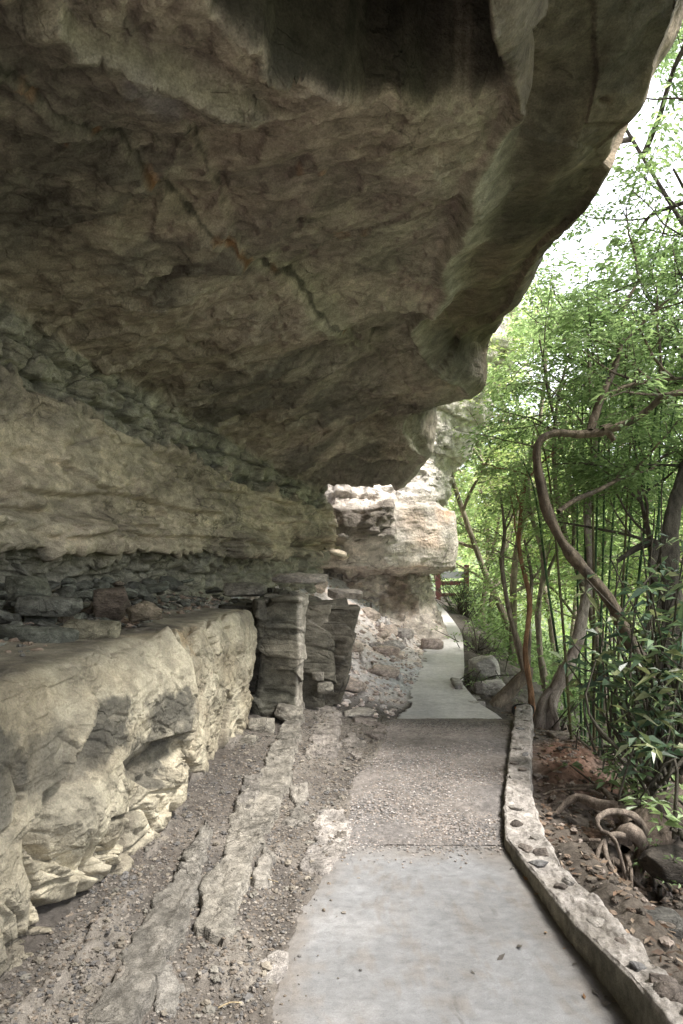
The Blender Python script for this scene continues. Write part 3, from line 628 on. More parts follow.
# rubble on the ledge
def bench_top(x, y): return 1.15+.1*np.clip((itp(y, BENCHX)-x)/1.2, 0, 1)
G_LEDGE = 'loose stones lying on the rock ledge'
special = [((34, 640), 3.55, (.46, .28, .15), .05, (.17, .175, .145), 'long flat grey green stone at the near end of the ledge rubble'),
           ((92, 633), 3.75, (.36, .26, .15), .2, (.24, .22, .16), 'chunky tan topped stone at the front of the ledge rubble'),
           ((143, 612), 4.5, (.24, .2, .14), .7, (.21, .175, .13), 'brown angular stone with a pale lower corner on the ledge'),
           ((112, 604), 4.7, (.26, .22, .26), .2, (.15, .12, .095), 'upright brown stone behind the angular one on the ledge'),
           ((28, 588), 4.6, (.34, .26, .20), 1.3, (.18, .18, .14), 'mossy rounded stone leaning on the wall above the flat stone'),
           ((50, 606), 4.1, (.42, .20, .12), .3, (.20, .20, .17), 'thin slanted slab resting on the rubble behind the flat stone')]
for i, ((a, b_), d, dim, rot, base, lab) in enumerate(special):
    p = W(a, b_, d); p[2] = max(p[2], 1.14+dim[2]*.38)
    stone('stone', p, dim, 400+i, base, lab, 'stone', None, 16, rot, (rs.uniform(-.12, .12), rs.uniform(-.12, .12)))
spots = []
tries = 0
while len(spots) < 150 and tries < 4000:
    tries += 1
    y = rs.uniform(2.7, 6.1) if rs.rand() < .75 else rs.uniform(5, 7.4)
    wx = itp(y, WALLX); bx = itp(y, BENCHX); f = rs.beta(1.6, 1.3)
    x = wx-.15+f*min(.95, (bx-wx)*.72)
    s = rs.uniform(.07, .27)*(.6 if f > .6 else 1)*(1. if y < 5 else .8)
    if any((x-a)**2+(y-b_)**2 < (.30*(s+t))**2 for a, b_, t in spots): continue
    spots.append((x, y, s))
for i, (x, y, s) in enumerate(spots):
    f = np.clip((x-itp(y, WALLX))/.7, 0, 1)
    z = 1.17+.20*(1-f)+s*.15
    base = [(.19, .195, .16), (.14, .14, .12), (.20, .165, .125), (.26, .245, .20)][rs.choice(4, p=[.4, .3, .12, .18])]
    stone('stone', (x, y, z), (s*rs.uniform(1, 1.7), s*rs.uniform(.7, 1.1), s*rs.uniform(.28, .6)), 500+i, base,
          'one of the many grey green stones heaped against the wall on the ledge', 'stone', G_LEDGE, 9, None, (rs.uniform(-.5, .5), rs.uniform(-.4, .4)))
# fine chips between them
def pebbles(name, n, place, smin, smax, colors, label, mat=M_pebble, flat=.6):
    V0, F0 = CG[3]; F0 = F0; X = place(n); n = len(X); nv = len(V0)
    s = np.exp(rs.uniform(np.log(smin), np.log(smax), n)); a = rs.uniform(0, 6.28, n)
    jit = 1+.28*rs.normal(size=(n, nv, 1)).clip(-1.5, 1.5)*.8
    P = V0[None]*jit*s[:, None, None]*np.stack([rs.uniform(.7, 1.4, n), rs.uniform(.6, 1, n), rs.uniform(flat*.6, flat*1.2, n)], -1)[:, None]
    c, si = np.cos(a)[:, None], np.sin(a)[:, None]
    P = np.stack([P[..., 0]*c-P[..., 1]*si, P[..., 0]*si+P[..., 1]*c, P[..., 2]], -1)+X[:, None]
    F = (F0[None]+(np.arange(n)*nv)[:, None, None]).reshape(-1, 4)
    col = np.array(colors)[rs.randint(0, len(colors), n)]*rs.uniform(.7, 1.3, (n, 1)); col = np.repeat(col, nv, 0)
    o = mesh(name, P, F, mat, col=col, smoothf=False); return meta(o, label, kind='stuff')
def pl_ledge(n):
    y = rs.uniform(2.4, 7.0, n); wx = itp(y, WALLX); bx = itp(y, BENCHX); f = rs.beta(1.2, 1.6, n)
    x = wx+f*(bx-wx-.3); return np.stack([x, y, 1.17+.08*(1-f)], -1)
pebbles('rubble', 1500, pl_ledge, .008, .035, [C_GREEN, C_DARK, C_BROWN], 'small chips between the stones on the ledge')
def pl_dirt(n):
    y = 2+rs.beta(1, 1.7, n)*6; e = itp(y, PATH_L); b_ = itp(y, BENCHX); x = b_+(e-b_)*rs.uniform(.02, 1.0, n)+np.where(rs.rand(n) < .12, rs.exponential(.07, n), 0)
    return np.stack([x, y, np.where(x > e+.03, g_of(y)+.014, hz(x, y)+.002)], -1)
pebbles('gravel', 15000, pl_dirt, .0025, .010, [(.14, .125, .11), (.10, .095, .09), (.20, .18, .155), (.15, .125, .10)], 'dark loose gravel on the dirt beside the path')
def pl_dirt2(n):
    y = 2+rs.beta(1, 1.4, n)*5; e = itp(y, PATH_L); b_ = itp(y, BENCHX); x = b_+(e-b_)*rs.uniform(.05, 1.0, n)
    return np.stack([x, y, hz(x, y)+.005], -1)
pebbles('gravel', 330, pl_dirt2, .010, .022, [(.15, .14, .12), (.11, .105, .1), (.18, .16, .13)], 'larger chips scattered on the dirt')
def pl_path(n):
    y = np.where(rs.rand(n) < .02, 3.8-rs.exponential(.07, n), rs.uniform(3.8, 7.2, n)); e = itp(y, PATH_L); r = itp(y, PATH_R); x = e+(r-e)*rs.uniform(-.04, 1, n)
    return np.stack([x, y, g_of(y)+.0165], -1)
pebbles('gravel', 16000, pl_path, .003, .0085, [(.27, .235, .21), (.33, .305, .285), (.20, .19, .18), (.23, .195, .165), (.16, .155, .15)], 'pebbles set in the rough path section', flat=.5)
def pl_bank(n):
    y = rs.uniform(7.2, 14, n); e = itp(y, PATH_L); x = e-.1-rs.beta(1, 1.5, n)*2.2
    return np.stack([x, y, hz(x, y)+.01], -1)
pebbles('rubble', 1300, pl_bank, .01, .045, [(.6, .52, .47), (.5, .46, .44), (.66, .57, .51), (.44, .36, .31)], 'pale pinkish rubble on the bank below the far cliff')

# bank rocks large enough to point at
for i in range(24):
    y = rs.uniform(7.6, 13); e = itp(y, PATH_L); x = e-.25-rs.beta(1.1, 1.6)*1.9; s = rs.uniform(.1, .34)
    stone('bank_rock', (x, y, land(x, y)+s*.12), (s*1.5, s*1.0, s*.6), 700+i, [(.55, .45, .39), (.45, .41, .39), (.6, .5, .42)][i % 3],
          'one of the pale pink rocks half buried in the bank left of the far path', 'rock', 'pale rocks in the bank by the far path', 9, None, (rs.uniform(-.3, .3), rs.uniform(-.3, .3)), alt=(.42, .36, .32))
p = W(432, 646, 11.6); stone('bank_rock', p, (.42, .4, .3), 760, (.40, .33, .30), 'round brownish rock at the edge of the far path where it bends', 'rock', None, 16)
for a, b_, d, dim, lab in ((485, 668, 9.6, (.5, .5, .4), 'grey boulder with plants in front on the outer edge of the far path'), (468, 700, 8.6, (.55, .3, .14), 'flat white slab on the outer edge of the far path by the plaque'),
                          (457, 685, 9.0, (.16, .7, .14), 'long narrow edging stone curving along the far path'), (474, 706, 8.1, (.32, .2, .12), 'small pale stone at the foot of the leaning tree'), (490, 690, 8.8, (.45, .4, .3), 'grey angular boulder behind the leaning trunk')):
    p = W(a, b_, d); stone('edge_stone', p, dim, int(a*7+b_), (.48, .45, .42), lab, 'stone', None, 16, 0)

# the two blocks at the end of the ledge
def block(name, cx, cy, zb_, zt, poly_b, poly_t, depth, seed, label, base, hollow=None, lam=.05):
    """a layered block: outline given at the bottom and at the top in x, thick in y"""
    n = 110; m = 150
    th = np.linspace(0, 2*math.pi, n, endpoint=False)
    zz = np.linspace(0, 1, m); G = np.zeros((m+10, n, 3))
    def outline(t):
        x0 = poly_b[0]*(1-t)+poly_t[0]*t; x1 = poly_b[1]*(1-t)+poly_t[1]*t; y0 = poly_b[2]*(1-t)+poly_t[2]*t; y1 = poly_b[3]*(1-t)+poly_t[3]*t
        c, s = np.cos(th), np.sin(th); e = .22
        return np.stack([(x0+x1)/2+(x1-x0)/2*np.sign(c)*abs(c)**e, (y0+y1)/2+(y1-y0)/2*np.sign(s)*abs(s)**e], -1)
    for k in range(m):
        G[k, :, :2] = outline(zz[k]**1.0 if hollow is None else min(1, hollow(zz[k]))); G[k, :, 2] = zb_+(zt-zb_)*zz[k]
    top = G[m-1].copy(); cen = top.mean(0)
    for k in range(10):
        f = (k+1)/10.; G[m+k] = top*(1-f)+cen*f; G[m+k, :, 2] = zt+.02*math.sin(f*1.5)
    G = G[:, np.r_[0:n, 0]]
    N = G-np.array([cen[0], cen[1], 0]); N[..., 2] = 0; N /= np.maximum(np.linalg.norm(N, axis=-1, keepdims=True), 1e-6); N[m:] = (0, 0, 1)
    li = G[..., 2]/.19+.9*fbm(G, 1.3, 3, seed); l0 = np.floor(li); zf = li-l0
    D = lam*(hsh(l0, l0*0, l0*0, seed)-.5)-.012*np.exp(-(np.minimum(zf, 1-zf)/.06)**2)*sst(-.2, .3, fbm(G, 3, 2, seed+9))
    f1, e1 = facet(G, (2.4, 2.4, 3.2), seed+3, 1.5); f2, e2 = facet(G, (9, 9, 10), seed+5, 1.4); D = D+.10*f1+.014*f2+.006*fbm(G, 9, 3, seed+8)
    return G, N, D, (m+10, n+1), e1
G, N, D, sh, e1 = block('pillar', 0, 0, 0, 0, None or (-.80, -.30, 6.30, 7.0), (-.78, -.30, 6.26, 7.0), 0, 801, '', None) if False else (None,)*5
def build_block(name, zb_, zt, pb, pt, seed, label, base, alt, hollow=None, holes=(), lam=.018):
    G, N, D, sh, e1 = block(name, 0, 0, zb_, zt, pb, pt, 0, seed, label, base, hollow, lam)
    px, py = proj(G)
    front = (N[..., 1] < .2)
    for poly, a in holes: D = D-front*a*sst(-1.5, 3, poly_sd(px, py, poly))
    D = D*(.55 if 'wedge' in name else 1.)
    G2 = G+N*D[..., None]; c = rockcol(G, base, seed, alt, .8, 3)
    c = mix3(c, [.07, .068, .06], sst(.05, 0, e1)*.5)
    lay = np.floor(G[..., 2]/.19+.9*fbm(G, 1.3, 3, seed)); c = c*(.86+.28*hsh(lay, lay*0, lay*0, seed+1))[..., None]
    if 'layered' in label and 'pillar' in name: c = mix3(c, [.45, .41, .35], sst(296, 301, px)*.7)
    loc = np.array([(pb[0]+pb[1])/2, (pb[2]+pb[3])/2, zb_])
    o = mesh(name, G2, gridF(*sh, True), M_block, col=c, loc=loc); meta(o, label, 'rock')
build_block('rock_pillar', .0, 1.24, (-.84, -.38, 6.36, 7.3), (-.80, -.35, 6.30, 7.3), 811, 'upright layered rock pillar standing at the end of the ledge', (.105, .10, .078), (.17, .155, .12))
build_block('wedge_boulder', .1, 1.10, (-.22, -.02, 7.1, 7.6), (-.36, .20, 6.95, 7.7), 821, 'wedge shaped boulder with a dark hollow to the right of the layered pillar', (.12, .108, .086), (.19, .172, .14), lam=.012,
            hollow=lambda t: t**.8 if t < .75 else .79+(t-.75)*.84, holes=[([(303, 640), (333, 641), (330, 668), (318, 682), (303, 676)], .22), ([(300, 672), (318, 684), (330, 690), (300, 700)], .10)])
build_block('rock_mass', .0, 1.14, (-1.3, -.12, 6.95, 7.9), (-1.3, -.05, 6.9, 7.8), 831, 'dark fractured rock filling the space behind the pillar and the wedge boulder', (.13, .12, .095), (.22, .20, .16), lam=.02)
for a, b_, d, dim, lab in ((318, 676, 6.9, (.16, .2, .1), 'small angular block wedged in the hollow of the boulder'), (326, 688, 6.8, (.18, .2, .12), 'small tan block under the hollow boulder'),
                          (262, 728, 6.0, (.26, .22, .2), 'squarish dark stone sitting at the foot of the pillar'), (288, 712, 6.3, (.3, .26, .16), 'broken stone under the pillar edge'),
                          (360, 713, 7.0, (.36, .26, .10), 'pale thin stone lying on the dirt left of the rise'), (280, 597, 6.75, (.34, .35, .09), 'flat cap stone lying on top of the pillar'),
                          (245, 590, 6.9, (.5, .4, .16), 'blocky stone behind the pillar top'), (300, 578, 8.0, (.7, .5, .14), 'pale flat stone on the slope above the blocks'), (345, 594, 8.8, (.5, .4, .14), 'pinkish flat stone below the far wall'),
                          (248, 745, 5.6, (.2, .25, .18), 'dark stone wedged against the ledge foot by the pillar')):
    col = (.50, .44, .39) if d > 7.9 else ((.42, .39, .34) if 'pale' in lab else (.26, .24, .2))
    stone('stone', W(a, b_, d), dim, int(a*3+b_), col, lab, 'stone', None, 16, 0)

# flat strata slabs in the dirt
def slab(poly_px, h, seed, label, base=(.27, .25, .215), zoff=0.):
    pts = []
    for a, b_ in poly_px:
        d = 1.6*FL/(b_-HOR)
        for _ in range(6):
            x = (a-341.5)/FL*d; d = (EYE-float(land(x, d))-h)*FL/(b_-HOR)
        pts.append(((a-341.5)/FL*d, d))
    xs = [p_[0] for p_ in pts]; ys = [p_[1] for p_ in pts]
    nx = int((max(xs)-min(xs)+.1)/.009); ny = int((max(ys)-min(ys)+.1)/.012)
    X, Y = np.meshgrid(np.linspace(min(xs)-.05, max(xs)+.05, nx), np.linspace(min(ys)-.05, max(ys)+.05, ny), indexing='ij')
    q = np.stack([X, Y, X*0], -1)
    sd = poly_sd(X, Y, pts)+.05*fbm(q, 6, 5, seed, .65)
    f1, e1 = facet(q, (5, 3.2, 1), seed, 1.5); ter = terrace(fbm(q, (4, 2.2, 1), 4, seed+2), 5, .05)
    yy = np.linspace(min(ys)-.05, max(ys)+.05, ny); px_ = pts+[pts[0]]; xr = np.full(ny, max(xs))
    for j, yv in enumerate(yy):
        xc = [a_[0]+(b2[0]-a_[0])*(yv-a_[1])/(b2[1]-a_[1]) for a_, b2 in zip(px_[:-1], px_[1:]) if (a_[1]-yv)*(b2[1]-yv) < 0]
        xr[j] = max(xc) if xc else np.nan
    ok = ~np.isnan(xr); xr = np.interp(yy, yy[ok], xr[ok]); dr = np.clip(xr[None, :]-X, 0, 9)
    hh = h*np.clip(1.0-dr/.34, -1.2, 1.)*.75
    f5, e5 = facet(q, (13, 6, 1), seed+7, 1.3)
    Z = land(X, Y)-.03+(hh+.03)*sst(-.006, .006, sd)+.010*ter*sst(0, .02, sd)+.014*f1+.008*f5+.006*fbm(q, 18, 4, seed+4)
    keep = (sd > -.03) & (Z > land(X, Y)-.05)
    F = gridF(nx, ny); kv = keep.ravel(); F = F[kv[F].all(1)]
    used = np.unique(F); mp = np.full(nx*ny, -1); mp[used] = np.arange(len(used)); V = np.stack([X, Y, Z], -1).reshape(-1, 3)[used]; F = mp[F]
    c = rockcol(V, [v*.85 for v in base], seed, [v*.5 for v in base], .8, 6)
    cen = V.mean(0); o = mesh('rock_slab', V, F, M_stone, col=c, loc=cen); meta(o, label, 'rock slab')
slab([(192, 915), (222, 928), (240, 880), (262, 835), (282, 790), (298, 740), (304, 700), (288, 702), (268, 742), (240, 790), (222, 830), (208, 870)], .085, 901, 'long broken rock slab running from the dirt up to the pillar', (.26, .24, .205))
slab([(88, 1040), (120, 1050), (150, 985), (172, 935), (196, 890), (205, 850), (214, 812), (200, 815), (185, 850), (160, 885), (125, 945), (60, 1030)], .08, 902, 'long low slab hugging the foot of the ledge at the near end', (.21, .195, .17))
slab([(301, 862), (330, 872), (346, 845), (352, 820), (346, 806), (322, 806), (310, 830)], .045, 903, 'cracked flat grey slab beside the start of the pebble section', (.36, .33, .30))
slab([(310, 748), (336, 750), (340, 702), (314, 700)], .06, 904, 'rough flat slab below the wedge boulder', (.30, .27, .24))
slab([(288, 818), (303, 820), (308, 782), (292, 785)], .04, 905, 'small square slab between the long slab and the pebble section', (.25, .23, .2))
slab([(262, 985), (282, 975), (286, 950), (275, 945), (258, 968)], .035, 906, 'little pale stone slab at the edge of the concrete', (.38, .35, .32))
slab([(148, 1010), (180, 1015), (178, 990), (170, 965), (155, 975)], .03, 907, 'small flat slab in the dirt between the ledge and the concrete', (.24, .225, .2))
slab([(352, 724), (380, 738), (388, 728), (372, 716), (356, 714)], .05, 908, 'low layered slab left of the crest of the path', (.27, .235, .21))
slab([(252, 876), (264, 880), (272, 850), (264, 845)], .035, 909, 'narrow chip of slab right of the long broken slab', (.26, .24, .21))
slab([(338, 742), (362, 760), (366, 740), (350, 730)], .03, 910, 'tilted thin slab just left of the pebble section', (.25, .225, .2))
slab([(232, 800), (252, 806), (262, 770), (244, 770)], .06, 911, 'dark slab between the ledge foot and the long broken slab', (.19, .175, .155))

# ------------------------------------------------------------------ kerb wall with set stones
def make_curb():
    yk = [(-12, .25), (2.1, .19), (2.8, .115), (3.4, .085), (3.8, .075), (5, .085), (7.0, .10)]
    inn = [(-12, 1.0), (2.1, .995), (2.36, 1.0), (2.82, .955), (3.3, .93), (3.76, .90), (4.4, 1.045), (5.4, 1.325), (6.3, 1.585), (7.05, 1.80)]
    wid = [(-12, .16), (2.2, .15), (2.8, .165), (3.4, .19), (3.8, .235), (4.3, .20), (5.5, .18), (7.05, .15)]
    ys = np.concatenate([np.linspace(-11, 1.5, 40), np.linspace(1.54, 7.05, 560)]); n = len(ys)
    def rail(x, z): return np.stack([x, ys, z], -1)
    i = itp(ys, inn); wd = itp(ys, wid)+.02*fbm(np.stack([ys, ys*0, ys*0], -1), 3, 3, 4); h = itp(ys, yk)
    i = smooth(i, 3, 0)
    rails = [rail(i-.005, 0*ys-.1), rail(i, h-.012), rail(i+.012, h), rail(i+wd-.012, h), rail(i+wd, h-.015), rail(i+wd+.03, 0*ys-.25)]
    G = rows(rails, [26, 6, 46, 6, 16], n); N = gnormals(G, 1)
    if N[40, 300, 2] < 0: N = -N
    b = np.cumsum([0, 26, 6, 46, 6, 16]); vi = np.arange(G.shape[0])[:, None]*np.ones((1, n)); top = sst(b[1]-1, b[2]+1, vi)*sst(b[4]+1, b[3]-1, vi)
    D = .008*fbm(G, 4, 4, 5)+top*(.020*np.maximum(fbm(G, (9, 6, 1), 4, 6), -.2)+.006*fbm(G, 40, 3, 7))+.010*fbm(G, (14, 10, 14), 4, 12)
    D *= 1; G2 = G+N*D[..., None]
    G2[:, -1, 1] -= .0
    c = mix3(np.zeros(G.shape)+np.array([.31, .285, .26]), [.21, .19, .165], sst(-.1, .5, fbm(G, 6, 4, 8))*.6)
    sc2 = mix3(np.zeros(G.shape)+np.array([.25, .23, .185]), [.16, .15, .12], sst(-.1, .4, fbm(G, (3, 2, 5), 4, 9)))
    side = sst(b[1]+3, b[1]-2, vi); c = c*(1-side[..., None])+sc2*side[..., None]  # path-side face painted darker, its shade put into the colour
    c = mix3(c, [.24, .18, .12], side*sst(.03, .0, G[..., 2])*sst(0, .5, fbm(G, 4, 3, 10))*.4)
    V = G2.reshape(-1, 3); F = gridF(*G.shape[:2])
    # end caps
    m = G.shape[0]; nn = n
    cap = [[k*nn+nn-1, (k+1)*nn+nn-1, (m-2-k)*nn+nn-1, (m-1-k)*nn+nn-1] for k in range(m//2)]
    F = np.vstack([F, np.array(cap)])
    root = empty('kerb_wall', (1.1, 3.8, 0)); meta(root, 'low concrete kerb wall with stones set in its top along the right of the path', 'kerb wall', kind='thing')
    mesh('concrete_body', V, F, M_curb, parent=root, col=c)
    def xt(y, f): return itp(y, inn)+itp(y, wid)*f
    st = [(2.22, .45, .075, .04), (2.32, .62, .055, .03), (2.42, .35, .03, .02), (2.10, .7, .05, .04), (2.62, .6, .05, .012), (2.80, .5, .07, .016), (3.15, .4, .05, .01), (3.2, .7, .03, .01), (3.42, .35, .06, .014), (3.55, .6, .05, .014),
          (3.62, .3, .05, .012), (3.75, .75, .04, .01), (3.95, .3, .06, .014), (4.2, .35, .06, .012), (4.45, .5, .05, .01), (4.75, .4, .07, .012), (4.95, .6, .045, .014), (5.1, .3, .05, .016), (5.3, .7, .04, .012), (5.5, .4, .06, .014), (5.8, .6, .05, .01), (6.1, .4, .05, .012), (6.4, .6, .05, .01), (6.75, .5, .05, .02)]
    for k, (y, f, s, e) in enumerate(st):
        stone('set_stone', (xt(y, f), y, itp(y, yk)+e*.1-.002), (s*rs.uniform(1.0, 1.9), s*rs.uniform(1.1, 2.0), max(e*1.7, .022)), 1000+k, [(.13, .11, .095), (.19, .185, .18), (.21, .18, .155), (.26, .24, .215)][rs.randint(4)], None, None, n=9, parent=root, tilt=(rs.uniform(-.2, .2), rs.uniform(-.2, .2)))
make_curb()

# ------------------------------------------------------------------ tubes, leaves, trees
def crom(pts, rad, step):
    pts = np.array(pts, float); rad = np.array(rad, float)
    if len(pts) == 2: k = max(2, int(np.linalg.norm(pts[1]-pts[0])/step)); t = np.linspace(0, 1, k+1)[:, None]; return pts[0]*(1-t)+pts[1]*t, rad[0]*(1-t[:, 0])+rad[1]*t[:, 0]
    P = np.vstack([2*pts[0]-pts[1], pts, 2*pts[-1]-pts[-2]]); out = []; ro = []
    for i in range(1, len(P)-2):
        k = max(1, int(np.linalg.norm(P[i+1]-P[i])/step))
        for j in range(k):
            t = j/k; a, b_, c, d = P[i-1:i+3]
            out.append(.5*((2*b_)+(-a+c)*t+(2*a-5*b_+4*c-d)*t*t+(-a+3*b_-3*c+d)*t**3)); ro.append(rad[i-1]*(1-t)+rad[i]*t)
    out.append(P[-2]); ro.append(rad[-1]); return np.array(out), np.array(ro)
class Tubes:
    def __init__(s): s.V = []; s.F = []; s.n = 0
    def add(s, pts, rad, sides=8, step=.08, rough=.0, seed=0, cap=True):
        p, r = crom(pts, rad, step); m = len(p)
        t = np.gradient(p, axis=0); t /= np.maximum(np.linalg.norm(t, axis=1), 1e-9)[:, None]
        up = np.array([.13, .99, .05]); u = up-t*(t@up)[:, None]; bad = np.linalg.norm(u, axis=1) < .25
        u[bad] = np.array([1, 0, 0.])-t[bad]*t[bad][:, :1]; u /= np.linalg.norm(u, axis=1)[:, None]; v = np.cross(t, u)
        a = np.linspace(0, 2*math.pi, sides, endpoint=False)
        ring = np.cos(a)[None, :, None]*u[:, None]+np.sin(a)[None, :, None]*v[:, None]
        rr = r[:, None]*np.ones((1, sides))
        if rough: rr = rr*(1+rough*fbm(p[:, None]+ring*r[:, None, None], 5, 3, seed)+rough*.5*np.sin(a*3+seed)[None])
        G = p[:, None]+ring*rr[..., None]
        idx = (np.arange(m*sides).reshape(m, sides))+s.n; nx = np.roll(idx, -1, 1)
        s.F.append(np.stack([idx[:-1], nx[:-1], nx[1:], idx[1:]], -1).reshape(-1, 4)); s.V.append(G.reshape(-1, 3)); s.n += m*sides
        return p, r
    def build(s, name, mat, parent, base, seed=0, alt=None):
        V = np.concatenate(s.V); return mesh(name, V, np.concatenate(s.F), mat, parent=parent, col=rockcol(V, base, seed, alt, .8, 6))
def leaves(name, C, Dv, length, width, cols, mat, parent, droop=.3, jitter=.25, obj=True, updir=1.):
    """C positions, Dv directions: one folded leaf each"""
    n = len(C); Dv = Dv/np.maximum(np.linalg.norm(Dv, axis=1), 1e-6)[:, None]
    L = length*rs.uniform(1-jitter, 1+jitter, n)[:, None]; Wd = width*rs.uniform(1-jitter, 1+jitter, n)[:, None]
    up = np.tile([0, 0, 1.], (n, 1))*updir+rs.normal(size=(n, 3))*.45; s = np.cross(Dv, up); s /= np.maximum(np.linalg.norm(s, axis=1), 1e-6)[:, None]
    nn = np.cross(s, Dv)
    tip = C+Dv*L-np.array([0, 0, 1])*L*droop; midp = C+Dv*L*.45-nn*Wd*.12
    V = np.stack([C, midp+s*Wd*.5+nn*Wd*.15, tip, midp-s*Wd*.5+nn*Wd*.15], 1).reshape(-1, 3)
    F = np.arange(n*4).reshape(n, 4)
    col = np.array(cols)[rs.randint(0, len(cols), n)]*rs.uniform(.75, 1.25, (n, 1)); col = np.repeat(col, 4, 0)
    return mesh(name, V, F, mat, parent=parent, col=col, smoothf=False)
def sprays(pts, dirs, per, rad, flat=.35):
    """leaf bases and directions of feathery flat sprays round twig points"""
    n = len(pts); k = per; D0 = dirs/np.maximum(np.linalg.norm(dirs, axis=1), 1e-6)[:, None]
    D0 = D0+rs.normal(size=D0.shape)*.35; D0[:, 2] *= flat; D0 /= np.linalg.norm(D0, axis=1)[:, None]
    side = np.cross(D0, [0, 0, 1.]); side /= np.maximum(np.linalg.norm(side, axis=1), 1e-6)[:, None]
    t = rs.uniform(0, 1, (n, k)); sg = np.sign(rs.uniform(-1, 1, (n, k)))
    C = pts[:, None]+D0[:, None]*(t*rad)[..., None]+side[:, None]*(sg*rs.uniform(0, .25, (n, k))*rad)[..., None]+rs.normal(size=(n, k, 3))*rad*.10
    C[..., 2] -= t*t*rad*.3
    Dd = D0[:, None]*.6+side[:, None]*sg[..., None]*.8+rs.normal(size=(n, k, 3))*.25
    C = C.reshape(-1, 3); Dd = Dd.reshape(-1, 3); kp = ~in_rock(C); return C[kp], Dd[kp]
GREENS = [(.13, .20, .08), (.16, .23, .10), (.10, .155, .065), (.19, .26, .115)]
BRIGHT = [(.22, .31, .13), (.19, .27, .115), (.27, .36, .17), (.15, .21, .09)]
YELLOW = [(.27, .36, .13), (.32, .39, .16), (.2, .29, .09), (.37, .40, .21)]
DARKG = [(.06, .10, .055), (.08, .125, .06), (.045, .08, .05), (.12, .16, .075), (.17, .19, .09)]
def in_rock(P):
    P = np.asarray(P); x, y, z = P[..., 0], P[..., 1], P[..., 2]
    return ((x < 2.45) & (z > 3.7) & (y < 12.2)) | ((x < 1.75) & (y < 13) & (z > 1.2))
def grow(T, start, d, length, rad, level, tips, seedr, curl=.25, gravity=.0, kids=(5, 5), minr=.004):
    """a limb that bends, with side limbs; collects twig points in tips"""
    d = np.array(d, float); d /= np.linalg.norm(d); n = 5; pts = [np.array(start, float)]; dd = d.copy()
    for i in range(n):
        dd = dd+seedr.normal(size=3)*curl*.45; dd[2] += gravity; dd /= np.linalg.norm(dd); pts.append(pts[-1]+dd*length/n)
    if in_rock(np.array(pts)).any(): return
    rr = np.linspace(rad, max(rad*.35, minr*.6), n+1)
    T.add(pts, rr, 4 if level >= 2 else (6 if level else 8), max(.12, length/12))
    if level >= 2:
        for p_ in pts[1:]: tips.append((p_, dd.copy()))
        return
    kn = kids[min(level, len(kids)-1)]
    for i in range(kn):
        t = .25+.75*(i+seedr.rand())/kn; k = min(n-1, int(t*n)); f = t*n-k; p_ = pts[k]*(1-f)+pts[min(k+1, n)]*f
        side = seedr.normal(size=3); side -= dd*(side@dd); side /= np.linalg.norm(side)+1e-9; side[2] = side[2]*.5+.15
        grow(T, p_, (pts[min(k+1, n)]-pts[k])/length*n*.6+side*.9, length*seedr.uniform(.38, .62), rad*.5*(1-.4*t), level+1, tips, seedr, curl, gravity, kids, minr)
    for p_ in pts[3:]: tips.append((p_, dd.copy()))
def auto_tree(base, h, lean, seed, greens, label, cat='tree', group=None, limbs=7, start=.35, spread=.42, rad=.07, per=22, srad=.28, leaf=(.075, .028), bark=(.20, .17, .13), name='tree', limbdir=None, kids=(5, 5)):
    r_ = np.random.RandomState(seed); base = np.array(base, float)
    root = empty(name, base); meta(root, label, cat, group); T = Tubes(); tips = []
    n = 7; pts = [base-np.array([0, 0, .3])]; d = np.array([lean[0], lean[1], 1.]); d /= np.linalg.norm(d)
    for i in range(n):
        d = d+r_.normal(size=3)*np.array([.14, .14, .03]); d[2] = max(d[2], .6); d /= np.linalg.norm(d); pts.append(pts[-1]+d*h/n)
    T.add(pts, np.linspace(rad, rad*.25, n+1), 9, .2, .15, seed)
    for i in range(limbs):
        t = start+(1-start)*(i+r_.rand())/limbs; k = min(n-1, int(t*n)); f = t*n-k; p_ = pts[k]*(1-f)+pts[k+1]*f
        a = i*2.4+r_.rand(); v = np.array([math.cos(a), math.sin(a), r_.uniform(.2, .9)])
        if limbdir is not None: v = v*.7+np.array(limbdir)
        grow(T, p_, v, h*spread*(1-.45*t)*r_.uniform(.8, 1.2), rad*.45, 0 if h > 3 else 1, tips, r_, .28, 0, kids)
    T.build('trunk', M_bark, root, bark, seed)
    P = np.array([t[0] for t in tips]); Dv = np.array([t[1] for t in tips])
    C, D = sprays(P, Dv, per, srad); leaves('crown', C, D, leaf[0], leaf[1], greens, M_leaf, root)
    return root

# --- hero: the crooked tree
def limb_tree(name, label, cat, limbs, bark, base, twigs=None, leafspec=None, seed=0, group=None, alt=None, mat=M_leaf):
    root = empty(name, base); meta(root, label, cat, group); T = Tubes(); tips = []; r_ = np.random.RandomState(seed); P0 = []
    for pts, rad in limbs:
        p_, r = T.add([W(*q_)+r_.normal(size=3)*.014 for q_ in pts], rad, 14, .035, .34, seed); P0.append(p_)
    if twigs:
        for li, t0, t1, cnt_, ln in twigs:
            p_ = P0[li]
            for i in range(cnt_):
                k = int(len(p_)*(t0+(t1-t0)*(i+r_.rand())/cnt_)); k = min(k, len(p_)-1)
                v = r_.normal(size=3); v[2] = abs(v[2])*.8+.1; v[1] *= .7
                grow(T, p_[k], v, ln*r_.uniform(.7, 1.3), .014, 1, tips, r_, .3, 0, (4, 4), .003)
    T.build('trunk', M_bark, root, bark, seed, alt)
    if tips and leafspec:
        P = np.array([t[0] for t in tips]); Dv = np.array([t[1] for t in tips])
        C, D = sprays(P, Dv, leafspec[0], leafspec[1]); leaves('crown', C, D, leafspec[2], leafspec[3], leafspec[4], mat, root)
    return root
